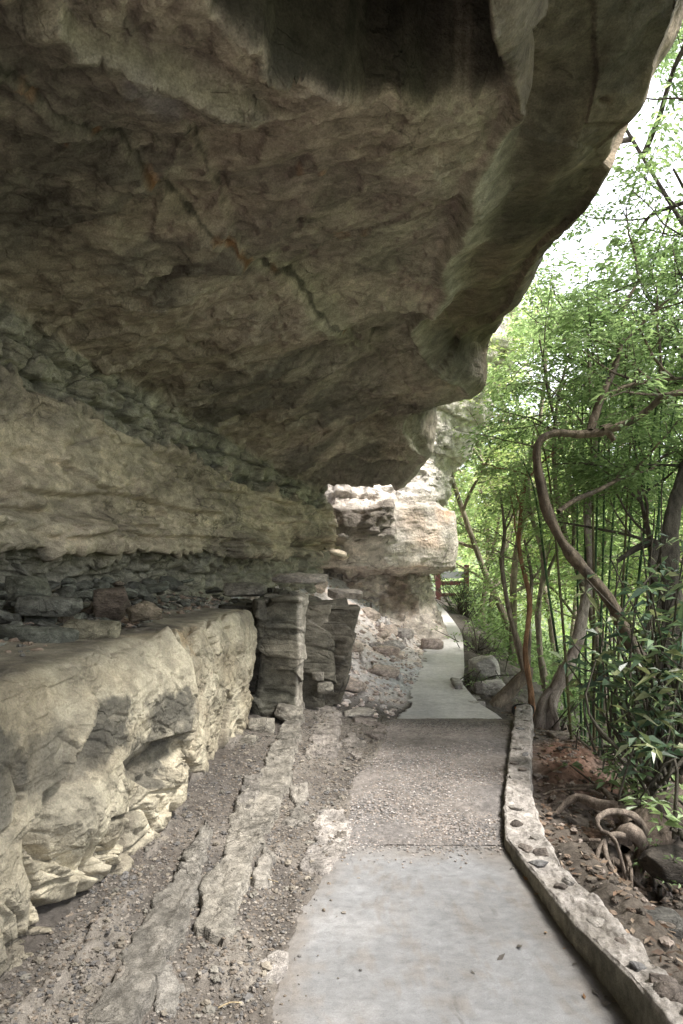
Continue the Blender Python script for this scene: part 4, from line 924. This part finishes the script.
limb_tree('crooked_tree', 'crooked brown tree whose bare trunk bends in a hook above the shrubs', 'tree', [
    ([(690, 800, 5.3), (672, 745, 5.4), (655, 695, 5.4), (632, 640, 5.4), (612, 603, 5.4), (590, 575, 5.4), (565, 548, 5.4), (549, 515, 5.4), (539, 480, 5.4), (538, 452, 5.4), (541, 440, 5.4), (556, 433, 5.4), (580, 431, 5.5), (600, 430, 5.5), (608, 433, 5.5), (616, 441, 5.5)],
     [.075, .065, .058, .052, .048, .043, .039, .036, .034, .034, .033, .033, .032, .032, .026, .016]),
    ([(604, 431, 5.5), (625, 424, 5.5), (645, 414, 5.4), (665, 398, 5.3), (700, 388, 5.2), (760, 380, 5.1)], [.03, .03, .027, .024, .02, .015]),
    ([(592, 429, 5.5), (598, 412, 5.6), (603, 395, 5.6), (612, 370, 5.7), (622, 340, 5.8), (628, 310, 5.9), (640, 280, 6.0)], [.032, .03, .027, .022, .018, .014, .008]),
    ([(603, 395, 5.6), (640, 385, 5.7), (690, 378, 5.7)], [.016, .014, .01]),
    ([(556, 514, 5.4), (575, 500, 5.5), (600, 492, 5.6), (625, 480, 5.8), (650, 472, 6)], [.016, .018, .015, .012, .008])],
    (.17, .135, .10), W(690, 800, 5.3), [(1, .3, 1, 4, .8), (2, .3, 1, 6, .9), (3, .4, 1, 3, .7), (4, .4, 1, 3, .5)], (14, .24, .06, .022, GREENS), 11, alt=(.10, .085, .07))
limb_tree('leaning_tree', 'small tree leaning over the kerb end with two thin stems rising from its bent trunk', 'tree', [
    ([(484, 722, 8.3), (496, 706, 8.3), (510, 690, 8.4), (522, 676, 8.4), (528, 668, 8.4)], [.09, .085, .08, .075, .05]),
    ([(526, 671, 8.4), (519, 645, 8.4), (511, 620, 8.4), (506, 590, 8.4), (503, 560, 8.4), (505, 530, 8.5), (500, 490, 8.5)], [.05, .038, .032, .028, .024, .018, .012]),
    ([(528, 670, 8.4), (530, 640, 8.4), (528, 615, 8.5), (532, 580, 8.6), (528, 540, 8.6)], [.036, .026, .022, .018, .012])],
    (.22, .18, .14), W(484, 718, 8.3), [(1, .7, 1, 3, .6), (2, .6, 1, 4, .7)], (12, .26, .06, .024, BRIGHT), 12)
limb_tree('pale_tree', 'pale grey leaning trunk with holes just behind the end of the kerb wall', 'tree', [
    ([(541, 735, 7.2), (546, 706, 7.2), (556, 688, 7.2), (568, 664, 7.2), (577, 640, 7.25), (582, 615, 7.3), (590, 570, 7.4), (586, 510, 7.5), (596, 440, 7.6), (590, 360, 7.8)], [.13, .10, .085, .075, .065, .055, .045, .04, .03, .02]),
    ([(556, 690, 7.15), (553, 705, 7.1), (556, 722, 7.1), (552, 738, 7.1)], [.05, .035, .03, .04])],
    (.36, .31, .27), W(546, 730, 7.2), [(0, .6, 1, 6, 1.2)], (12, .3, .065, .026, GREENS), 13, alt=(.20, .16, .14))
limb_tree('thin_tree', 'straight reddish brown sapling beyond the end of the kerb wall', 'tree', [
    ([(531, 724, 7.9), (530, 690, 7.9), (527, 650, 7.9), (528, 600, 7.9), (520, 540, 8), (527, 470, 8.1)], [.032, .03, .028, .026, .02, .012])], (.30, .17, .10), W(531, 722, 7.9), [(0, .6, 1, 7, 1.0)], (18, .26, .06, .024, BRIGHT), 14)
limb_tree('dark_tree', 'dark trunk rising out of the frame behind the glossy shrubs', 'tree', [
    ([(666, 815, 5.6), (672, 760, 5.7), (668, 700, 5.8), (674, 620, 5.9), (668, 540, 6), (690, 440, 6.1), (700, 330, 6.2)], [.11, .10, .09, .08, .07, .05, .03]),
    ([(674, 600, 5.9), (650, 570, 6), (655, 545, 6), (640, 545, 6.1), (620, 560, 6.1)], [.04, .03, .03, .025, .02])],
    (.09, .08, .065), W(666, 800, 5.6), [(0, .7, 1, 6, 1.2)], (20, .3, .07, .03, GREENS), 15)
limb_tree('slim_tree', 'slim dark trunk forking low between the bamboo and the dark trunk', 'tree', [
    ([(632, 800, 5.9), (636, 760, 5.9), (640, 720, 6), (634, 680, 6), (646, 640, 6.1), (650, 560, 6.2), (640, 480, 6.3)], [.05, .045, .04, .035, .03, .022, .012]),
    ([(637, 760, 5.9), (655, 720, 5.9), (668, 690, 5.9)], [.03, .025, .02])],
    (.12, .10, .08), W(632, 795, 5.9), [(0, .7, 1, 5, .9)], (20, .3, .06, .025, GREENS), 16)
limb_tree('stem_tree', 'pale thin trunk curving up in front of the yellow green thicket', 'tree', [
    ([(560, 760, 10), (545, 690, 10), (538, 620, 10), (545, 560, 10), (530, 500, 10), (536, 430, 10.2)], [.05, .045, .04, .035, .03, .018]),
    ([(545, 580, 10), (560, 540, 10), (575, 480, 10), (572, 420, 10.2)], [.025, .02, .016, .01])],
    (.36, .31, .24), W(560, 760, 10), [(0, .5, 1, 8, 1.4), (1, .4, 1, 5, 1.1)], (20, .3, .07, .028, BRIGHT), 17)
limb_tree('stem_tree', 'grey forked trunk rising behind the crooked tree into the canopy', 'tree', [
    ([(600, 760, 9), (604, 700, 9), (596, 640, 9), (585, 590, 9), (573, 560, 9), (560, 520, 9), (552, 470, 9.1), (558, 400, 9.2), (575, 330, 9.4)], [.06, .055, .05, .045, .04, .034, .028, .02, .012]),
    ([(573, 560, 9), (571, 500, 9), (560, 440, 9.1), (548, 390, 9.2), (540, 340, 9.3)], [.03, .026, .022, .018, .01])],
    (.20, .165, .13), W(600, 760, 9), [(0, .6, 1, 7, 1.4), (1, .5, 1, 6, 1.2)], (12, .32, .075, .028, BRIGHT), 18)

# --- bamboo stems
BAM = [(572, 742, 548, 470), (578, 745, 566, 430), (585, 748, 583, 440), (590, 746, 600, 420), (594, 750, 590, 400), (599, 748, 622, 400), (603, 752, 614, 420), (608, 750, 640, 390), (612, 756, 633, 410), (618, 755, 660, 380), (622, 760, 652, 420), (566, 700, 534, 490), (588, 752, 574, 400), (628, 765, 676, 400), (643, 770, 690, 430), (596, 744, 606, 380), (616, 748, 645, 360), (650, 775, 660, 440), (659, 780, 640, 450), (582, 742, 577, 480)]
protos = []
for i, (a, b_, c_, d_) in enumerate(BAM):
    if i in (1, 6, 10, 16, 12): continue
    dd = 6.3+(i*7 % 9)*.22; base = W(a, b_+8, dd); root = empty('bamboo', base)
    lab = 'dark green bamboo stem leaning away left from the clump, clear of the others' if (a, b_) == (566, 700) else 'dark green bamboo stem of the clump behind the crooked tree'
    meta(root, lab, 'bamboo', None if (a, b_) == (566, 700) else 'bamboo stems of the clump on the slope'); T = Tubes()
    m_ = W((a+c_)/2+rs.uniform(-4, 4), (b_+d_)/2, dd); tp = W(c_, d_, dd+.3); top = tp+(tp-m_)*.5+np.array([(c_-a)*.004, 0, -.1])
    p_, r = crom([base, m_, tp, top], [.014, .012, .009, .004], .05)
    k = np.arange(len(p_)); r = r*(1+.14*((k % 6) == 0)); T.add(p_, r, 8, 1)
    T.build('stem', M_bark, root, (.07, .13, .06) if i % 4 else (.14, .13, .07), i, (.045, .08, .045) if i % 4 else (.1, .09, .05))
    P = []; Dv = []
    for q_ in range(16):
        t = rs.uniform(.5, 1); k = int(t*(len(p_)-1)); v = rs.normal(size=3)*.5; v[2] = .3; P.append(p_[k]+v*.15); Dv.append(v)
    C, D = sprays(np.array(P), np.array(Dv), 9, .3); leaves('crown', C, D, .11, .016, GREENS, M_leaf, root, .5)
# --- glossy broad leaved shrubs
def shrub(base, top, spread, n, seed, label, leaf=.13, cols=DARKG, name='shrub', per=7):
    r_ = np.random.RandomState(seed); base = np.array(base); root = empty(name, base); meta(root, label, 'shrub'); T = Tubes(); C = []; D = []
    for i in range(n):
        tip = top+r_.normal(size=3)*spread; mid = (base+tip)/2+r_.normal(size=3)*.12; T.add([base+r_.normal(size=3)*.04, mid, tip], [.014, .009, .005], 5, .1)
        for j in range(3):
            t = 1-j*.16; c0 = base*(1-t)+tip*t if j else tip; c0 = c0+(r_.normal(size=3)*.05 if j else 0); a0 = r_.rand()*6
            for k in range(per):
                a = a0+k*6.283/per; v = np.array([math.cos(a), math.sin(a), r_.uniform(-.1, .45)]); C.append(c0+v*.015); D.append(v)
    T.build('stem', M_bark, root, (.10, .09, .07), seed)
    D = np.array(D); D = D+r_.normal(size=D.shape)*.38; kp = r_.rand(len(D)) > .18
    leaves('foliage', np.array(C)[kp], D[kp], leaf, leaf*.30, cols, M_broad, root, .28, .45)
shrub(W(640, 760, 5.0), W(612, 655, 4.9), np.array([.16, .2, .16]), 10, 31, 'glossy dark shrub reaching left in front of the bamboo')
shrub(W(660, 780, 4.6), W(655, 640, 4.6), np.array([.2, .25, .24]), 13, 32, 'glossy dark shrub at the frame edge under the hooked branch')
shrub(W(655, 790, 4.3), W(640, 700, 4.3), np.array([.18, .2, .14]), 14, 33, 'low glossy shrub over the root tangle')
shrub(W(690, 770, 4.5), W(683, 590, 4.6), np.array([.2, .3, .3]), 13, 34, 'tall glossy shrub behind the dark trunk')
shrub(W(640, 770, 5.5), W(650, 555, 5.6), np.array([.3, .3, .2]), 14, 38, 'small leaved dark bush above the glossy shrubs', .07, DARKG)
shrub(W(600, 757, 6.0), W(595, 735, 6.0), np.array([.25, .3, .12]), 14, 35, 'low dark undergrowth bush at the foot of the bamboo', .07, GREENS)
shrub(W(684, 830, 3.9), W(676, 800, 3.9), np.array([.10, .12, .06]), 4, 36, 'bright green seedling beside the tree roots', .10, BRIGHT)
shrub(W(560, 730, 7.4), W(572, 725, 7.4), np.array([.3, .3, .12]), 14, 37, 'small leaved bush behind the kerb wall end', .05, GREENS)
shrub(W(475, 690, 9.4), W(478, 678, 9.3), np.array([.22, .3, .08]), 16, 39, 'small bright green plant growing between the boulders of the far path', .06, BRIGHT)
shrub(W(462, 625, 17.6), W(462, 592, 17.6), np.array([.7, .5, .32]), 60, 43, 'dark green thicket in front of the red timber frame', .11, DARKG)
shrub(W(478, 655, 12), W(480, 640, 12), np.array([.4, .5, .2]), 24, 40, 'green bush on the outer edge of the far path', .08, BRIGHT)
shrub(W(640, 800, 4.9), W(630, 775, 4.8), np.array([.25, .2, .08]), 12, 41, 'ragged ground plants below the bamboo', .08, GREENS)
shrub(W(660, 905, 3.6), W(662, 862, 3.6), np.array([.1, .12, .03]), 4, 42, 'sparse seedlings under the tangle of roots', .05, GREENS)

# --- roots and stump
def roots():
    root = empty('stump_tree', W(650, 860, 4.1)); meta(root, 'old tree stump with a tangle of bare arching roots above the kerb', 'tree stump')
    z3 = lambda a: [(530+x/4.464, 730+y/4.464, d) for x, y, d in a]
    T = Tubes()
    T.add([W(*q_) for q_ in z3([(430, 560, 4.0), (470, 500, 4.05), (540, 440, 4.1), (600, 380, 4.2), (700, 330, 4.3), (820, 250, 4.4)])], [.10, .12, .125, .12, .11, .10], 18, .04, .22, 3)
    T.build('trunk', M_bark, root, (.12, .095, .075), 3)
    RT = [([(520, 470, 4.0), (480, 400, 3.95), (430, 370, 3.95), (350, 365, 3.9), (300, 400, 3.85), (320, 450, 3.8), (380, 490, 3.75), (440, 520, 3.7)], .022),
          ([(450, 420, 4.0), (400, 350, 4.1), (300, 330, 4.2), (210, 300, 4.3), (160, 330, 4.3), (120, 350, 4.3)], .035),
          ([(440, 470, 3.85), (360, 470, 3.8), (310, 530, 3.75), (300, 580, 3.7), (340, 640, 3.65), (420, 700, 3.6), (520, 750, 3.55)], .016),
          ([(330, 480, 3.8), (340, 560, 3.7), (380, 640, 3.62), (430, 700, 3.55), (500, 730, 3.5)], .013),
          ([(440, 560, 3.85), (430, 600, 3.8), (460, 660, 3.75), (520, 700, 3.7)], .015),
          ([(430, 560, 3.85), (450, 620, 3.7), (455, 700, 3.6)], .014),
          ([(470, 540, 3.9), (540, 590, 3.85), (545, 640, 3.8)], .018),
          ([(420, 480, 3.9), (450, 450, 3.85), (490, 490, 3.85), (500, 560, 3.85), (470, 600, 3.8)], .05),
          ([(400, 520, 3.9), (350, 500, 3.9), (260, 490, 3.9), (170, 500, 3.9)], .016),
          ([(480, 440, 4.1), (420, 400, 4.15), (330, 270, 4.6), (240, 250, 4.7), (80, 245, 4.8)], .024),
          ([(330, 300, 4.5), (250, 265, 4.6), (120, 270, 4.7), (60, 290, 4.7)], .014),
          ([(500, 380, 4.4), (430, 330, 4.6), (350, 290, 4.9), (300, 240, 5.1), (200, 190, 5.3), (150, 150, 5.5)], .02),
          ([(460, 560, 3.9), (400, 600, 3.85), (350, 570, 3.85), (300, 640, 3.8), (280, 700, 3.75)], .024)]
    RT += [([(a_, b2, 3.95), (a_-30+rs.uniform(-25, 25), b2+50, 3.85), (a_-50+rs.uniform(-40, 40), b2+110, 3.75), (a_-70+rs.uniform(-60, 60), b2+190, 3.6)], .007) for a_, b2 in ((430, 560), (470, 580), (500, 560), (390, 520), (350, 480), (450, 540), (520, 560), (410, 600))]
    for i, (q_, r) in enumerate(RT):
        T = Tubes(); n = len(q_)
        P = [W(*v) for v in z3(q_)]
        for j in (0, n-1): pass
        gl = float(land(P[-1][0], P[-1][1])); P[-1][2] = min(P[-1][2], gl+.01)
        T.add(P, list(np.linspace(r*1.1, r*.45, n)), 8, .03, .25, i); T.build('root', M_bark, root, (.22, .18, .145), i, (.12, .095, .075))
roots()
for k, (a, b_, d, dim, col, lab) in enumerate([(560, 742, 6.4, (.28, .24, .22), (.33, .28, .24), 'grey knobby rock just beyond the kerb wall end'), (671, 932, 3.0, (.30, .22, .12), (.10, .095, .085), 'dark flat rock on the soil near the frame corner'), (668, 866, 3.7, (.34, .3, .16), (.07, .06, .05), 'dark rock below the stump'), (577, 845, 4.2, (.2, .18, .12), (.15, .12, .1), 'brown stone in the soil beside the kerb corner'),
                                              (592, 842, 4.2, (.26, .2, .18), (.20, .13, .09), 'reddish stone under the arching root'), (583, 815, 4.6, (.18, .15, .08), (.20, .21, .22), 'bluish flat stone behind the kerb corner'), (650, 795, 5.2, (.5, .3, .25), (.10, .09, .08), 'dark rock at the edge of the drop'), (628, 775, 5.6, (.4, .3, .22), (.13, .115, .1), 'mossy dark rock under the bamboo'), (606, 853, 3.95, (.22, .2, .14), (.09, .075, .06), 'dark clod behind the hanging roots')]):
    stone('rock', W(a, b_, d), dim, 1200+k, col, lab, 'rock', None, 16)
# litter on the right slope
def litter(n):
    y = 2+rs.beta(1.1, 1.3, n)*6; r = itp(y, PATH_R)+.2; x = r+rs.beta(1, 1.3, n)*2.4; C = np.stack([x, y, hz(x, y)+rs.uniform(.002, .02, n)], -1); D = rs.normal(size=(n, 3)); D[:, 2] *= .15
    o = leaves('leaf_litter', C, D, .05, .022, [(.15, .10, .07), (.19, .14, .10), (.09, .065, .05), (.24, .19, .145)], M_dry, None, .05); meta(o, 'dry brown leaf litter on the slope beyond the kerb', kind='stuff')
litter(3000)
def pl_right(n):
    y = 2+rs.beta(1, 1.5, n)*6; r = itp(y, PATH_R)+.22; x = r+rs.beta(1, 1.3, n)*2; return np.stack([x, y, hz(x, y)+.01], -1)
pebbles('gravel', 1900, pl_right, .005, .03, [(.16, .12, .09), (.1, .085, .07), (.24, .2, .17)], 'earth crumbs and stones among the roots')
for i, (a, b_, s) in enumerate([(512, 868, .02), (519, 873, .018), (528, 881, .016), (533, 895, .018), (548, 905, .015), (552, 913, .02), (556, 920, .012), (545, 932, .018), (578, 948, .02), (562, 949, .012), (518, 945, .022), (577, 963, .02), (592, 990, .022), (601, 1004, .02), (610, 1002, .016), (585, 1000, .014), (497, 961, .022), (475, 975, .014), (540, 890, .014), (606, 996, .014)]):
    d = 1.588*FL/(b_-HOR); p_ = W(a, b_, d); C = np.array([p_+[0, 0, .003]]); v = rs.normal(size=(1, 3)); v[:, 2] = .1
    o = leaves('fallen_leaf', C-p_, v, s*1.9, s, [(.20, .12, .07), (.10, .09, .08), (.32, .22, .13)], M_dry, None, -.1); o.location = p_
    meta(o, 'tiny dry leaf lying on the concrete near the kerb wall', 'fallen leaf', 'dry leaves on the concrete path')
for i, (a, b_, l, lab) in enumerate([(262, 868, .16, 'thin straw twig lying on the dirt beside the long slab'), (140, 955, .1, 'short pale twig on the dirt near the ledge foot'), (230, 985, .08, 'little broken twig near the edge of the concrete')]):
    d = 1.5*FL/(b_-HOR); p_ = W(a, b_, d); T = Tubes(); p_[2] = float(land(p_[0], p_[1]))+.02; v = np.array([1, .3*(i-1), .03])*l/2; T.add([p_-v, p_+[0, .01, .004], p_+v], [.003, .003, .002], 5, .02)
    V = np.concatenate(T.V); o = mesh('twig', V, np.concatenate(T.F), M_bark, col=V*0+np.array([.4, .32, .2]), loc=p_); meta(o, lab, 'twig')

# --- plaque leaning at the foot of the leaning tree
def plaque():
    c0 = W(523, 710, 7.55); root = empty('wooden_plaque', c0); meta(root, 'dark oval wooden plaque with yellow lettering at the foot of the leaning tree', 'plaque')
    a = np.linspace(0, 2*math.pi, 40, endpoint=False); rx, rz = .125, .072
    o = np.sign(np.cos(a))*abs(np.cos(a))**.7*rx, np.sign(np.sin(a))*abs(np.sin(a))**.7*rz
    def disc(k, y0, y1): 
        f = np.stack([o[0]*k, o[0]*0+y0, o[1]*k], -1)+c0; b_ = np.stack([o[0]*k, o[0]*0+y1, o[1]*k], -1)+c0; n = 40
        V = np.vstack([f, b_, [c0+[0, y0, 0]], [c0+[0, y1, 0]]]); F = []
        for i in range(n): j = (i+1) % n; F.append([i, j, n+j, n+i]); F.append([i, 2*n, 2*n, j][:4] if 0 else [2*n, j, i, i])
        F = [[i, (i+1) % n, n+(i+1) % n, n+i] for i in range(n)]; T3 = [[2*n, (i+1) % n, i] for i in range(n)]+[[2*n+1, n+i, n+(i+1) % n] for i in range(n)]
        return V, F, T3
    def mk(name, k, y0, y1, mat, tr=(0, 0, 0)):
        V, F, T3 = disc(k, y0, y1); me = bpy.data.meshes.new(name); me.from_pydata([tuple(v-c0+np.array(tr)) for v in V], [], F+T3); me.materials.append(mat)
        ob = bpy.data.objects.new(name, me); sc.collection.objects.link(ob); ob.parent = root
    mk('board', 1, -.012, .012, flat_mat('plaque_dark', (.02, .018, .014), .6))
    def bar(name, x, z, w_, h_, mat):
        V = [(x+sx*w_/2, -.016+.0, z+sz*h_/2) for sx in (-1, 1) for sz in (-1, 1)]+[(x+sx*w_/2, -.012, z+sz*h_/2) for sx in (-1, 1) for sz in (-1, 1)]
        me = bpy.data.meshes.new(name); me.from_pydata(V, [], [(0, 1, 3, 2), (4, 6, 7, 5), (0, 4, 5, 1), (2, 3, 7, 6), (0, 2, 6, 4), (1, 5, 7, 3)]); me.materials.append(mat)
        ob = bpy.data.objects.new(name, me); sc.collection.objects.link(ob); ob.parent = root
    ym = flat_mat('plaque_yellow', (.55, .38, .05), .6); om = flat_mat('plaque_orange', (.42, .13, .03), .6)
    bar('orange_mark', -.075, .0, .035, .075, om); bar('orange_mark', -.078, -.045, .03, .02, om)
    for z, x, w_ in ((.038, .03, .07), (.010, .03, .13), (-.012, .02, .10), (-.035, .04, .06)): bar('lettering', x, z, w_, .011, ym)
plaque()
# --- red timber frame far behind the bend
def redframe():
    c0 = np.array([3.1, 20.5, float(land(3.1, 20.5))]); root = empty('red_frame', c0); meta(root, 'red timber frame with a grey panel far behind the bend of the path', 'timber frame')
    rm = flat_mat('red_paint', (.10, .035, .03), .7); gm = flat_mat('panel_grey', (.3, .31, .33), .6)
    def bx(name, x, z, w_, h_, d_, m):
        V = [(x+a*w_/2, b_*d_/2, z+c_*h_/2) for a in (-1, 1) for b_ in (-1, 1) for c_ in (-1, 1)]
        me = bpy.data.meshes.new(name); me.from_pydata(V, [], [(0, 1, 3, 2), (4, 6, 7, 5), (0, 4, 5, 1), (2, 3, 7, 6), (0, 2, 6, 4), (1, 5, 7, 3)]); me.materials.append(m)
        o = bpy.data.objects.new(name, me); sc.collection.objects.link(o); o.parent = root
    for x in (-.2, .65): bx('post', x, .45, .14, 1.3, .12, rm)
    bx('rail', .22, .55, .85, .12, .06, rm); bx('rail', .22, .20, .85, .10, .06, rm); bx('panel', .24, .80, .7, .2, .05, gm)
redframe()

# --- trees of the gorge
GB = 'slender green trees of the gorge behind the bamboo'
k = 0
for (x, y, h, sp, greens, lim) in [(4.9, 12.5, 5.5, .42, YELLOW, 8), (5.6, 9.5, 8.5, .38, BRIGHT, 8), (5.6, 12.5, 8.5, .4, BRIGHT, 9), (3.9, 14.5, 8.5, .4, YELLOW, 8), (6.8, 10.5, 9.5, .42, BRIGHT, 8), (5.2, 16.5, 9, .4, YELLOW, 9), (7.6, 14.5, 9.5, .4, BRIGHT, 9),
                              (4.2, 19.5, 9.0, .45, DARKG, 9), (3.4, 23, 8, .5, DARKG, 9), (3.15, 12.7, 6.8, .36, BRIGHT, 9), (6.6, 20, 10, .4, YELLOW, 9), (9.5, 18, 10, .4, BRIGHT, 9), (5.2, 25, 10, .45, GREENS, 9), (9, 25, 11, .45, YELLOW, 9), (12, 22, 10, .45, GREENS, 9), (3.6, 16.8, 4.2, .5, BRIGHT, 7)]:
    far_ = y > 17
    auto_tree((x, y, float(land(x, y))), h, (rs.uniform(-.12, .08), rs.uniform(-.1, .1)), 60+k, greens, 'hazy green tree far down the gorge behind the other trees' if far_ else 'slender green tree of the gorge just behind the bamboo clump', 'tree', GB+(' far down' if far_ else ''), lim, .22, sp, .05+h*.004, 9, .42 if h > 8 else .34, (.11, .042), (.26, .22, .17), kids=(5, 4)); k += 1
# canopy over the kerb, trunks outside the frame to the right
auto_tree((4.7, 5.6, float(land(4.7, 5.6))), 10.5, (-.08, .05), 91, GREENS, 'tall tree whose feathery branches fill the upper part of the sky gap', 'tree', None, 18, .38, .42, .06, 19, .38, (.075, .03), (.12, .10, .08), limbdir=(-.5, .35, .1))
auto_tree((6.3, 6.9, float(land(6.3, 6.9))), 10.0, (-.05, .0), 92, BRIGHT, 'tall bright tree whose branches cross below the rock lip', 'tree', None, 17, .38, .42, .07, 17, .40, (.075, .03), (.14, .12, .10), limbdir=(-.45, .0, .1))
auto_tree((5.0, 2.0, float(land(5.0, 2.0))), 10.5, (-.05, .0), 93, GREENS, 'unseen leafy tree added beside the kerb wall to shade the near path', 'tree', None, 11, .4, .40, .11, 16, .40, (.10, .04), (.12, .10, .08))  # out of view, added to keep the sun off the near path
auto_tree((5.0, -2.2, float(land(5.0, -2.2))), 9.5, (-.05, .0), 94, GREENS, 'unseen leafy tree added behind the camera to screen the sun', 'tree', None, 11, .35, .45, .11, 24, .40, (.10, .04), (.12, .10, .08))  # out of view, added as a dense screen against the sun
# distant wood as one mass
def wood(n):
    y = rs.uniform(24, 60, n); x = y*rs.uniform(.10, .85, n); z = land(x, y)+rs.beta(1.6, 1.5, n)*rs.uniform(7, 13, n)
    cl = fbm(np.stack([x, y, z], -1), .35, 3, 700) > -.12; P = np.stack([x, y, z], -1)[cl]
    D = rs.normal(size=P.shape); D[:, 2] *= .5
    o = leaves('distant_wood', P, D, .34, .16, BRIGHT+YELLOW+YELLOW, M_leaf, None, .2); meta(o, 'distant green wood on the far side of the gorge', kind='stuff')
wood(60000)
def under(n):
    y = rs.uniform(5, 24, n); x = itp(y, [(5, 3.0), (7, 2.6), (12, 2.75), (24, 3.6)])+rs.beta(1, 2, n)*7; g = fbm(np.stack([x, y, x*0], -1), 1.1, 3, 710) > -.2
    x = x[g]; y = y[g]; P = np.stack([x, y, land(x, y)+rs.beta(1, 2, len(x))*.9], -1); D = rs.normal(size=P.shape); D[:, 2] = abs(D[:, 2])
    o = leaves('undergrowth', P, D, .12, .045, GREENS+BRIGHT, M_leaf, None, .2); meta(o, 'green undergrowth covering the slope below the path', kind='stuff')
under(26000)
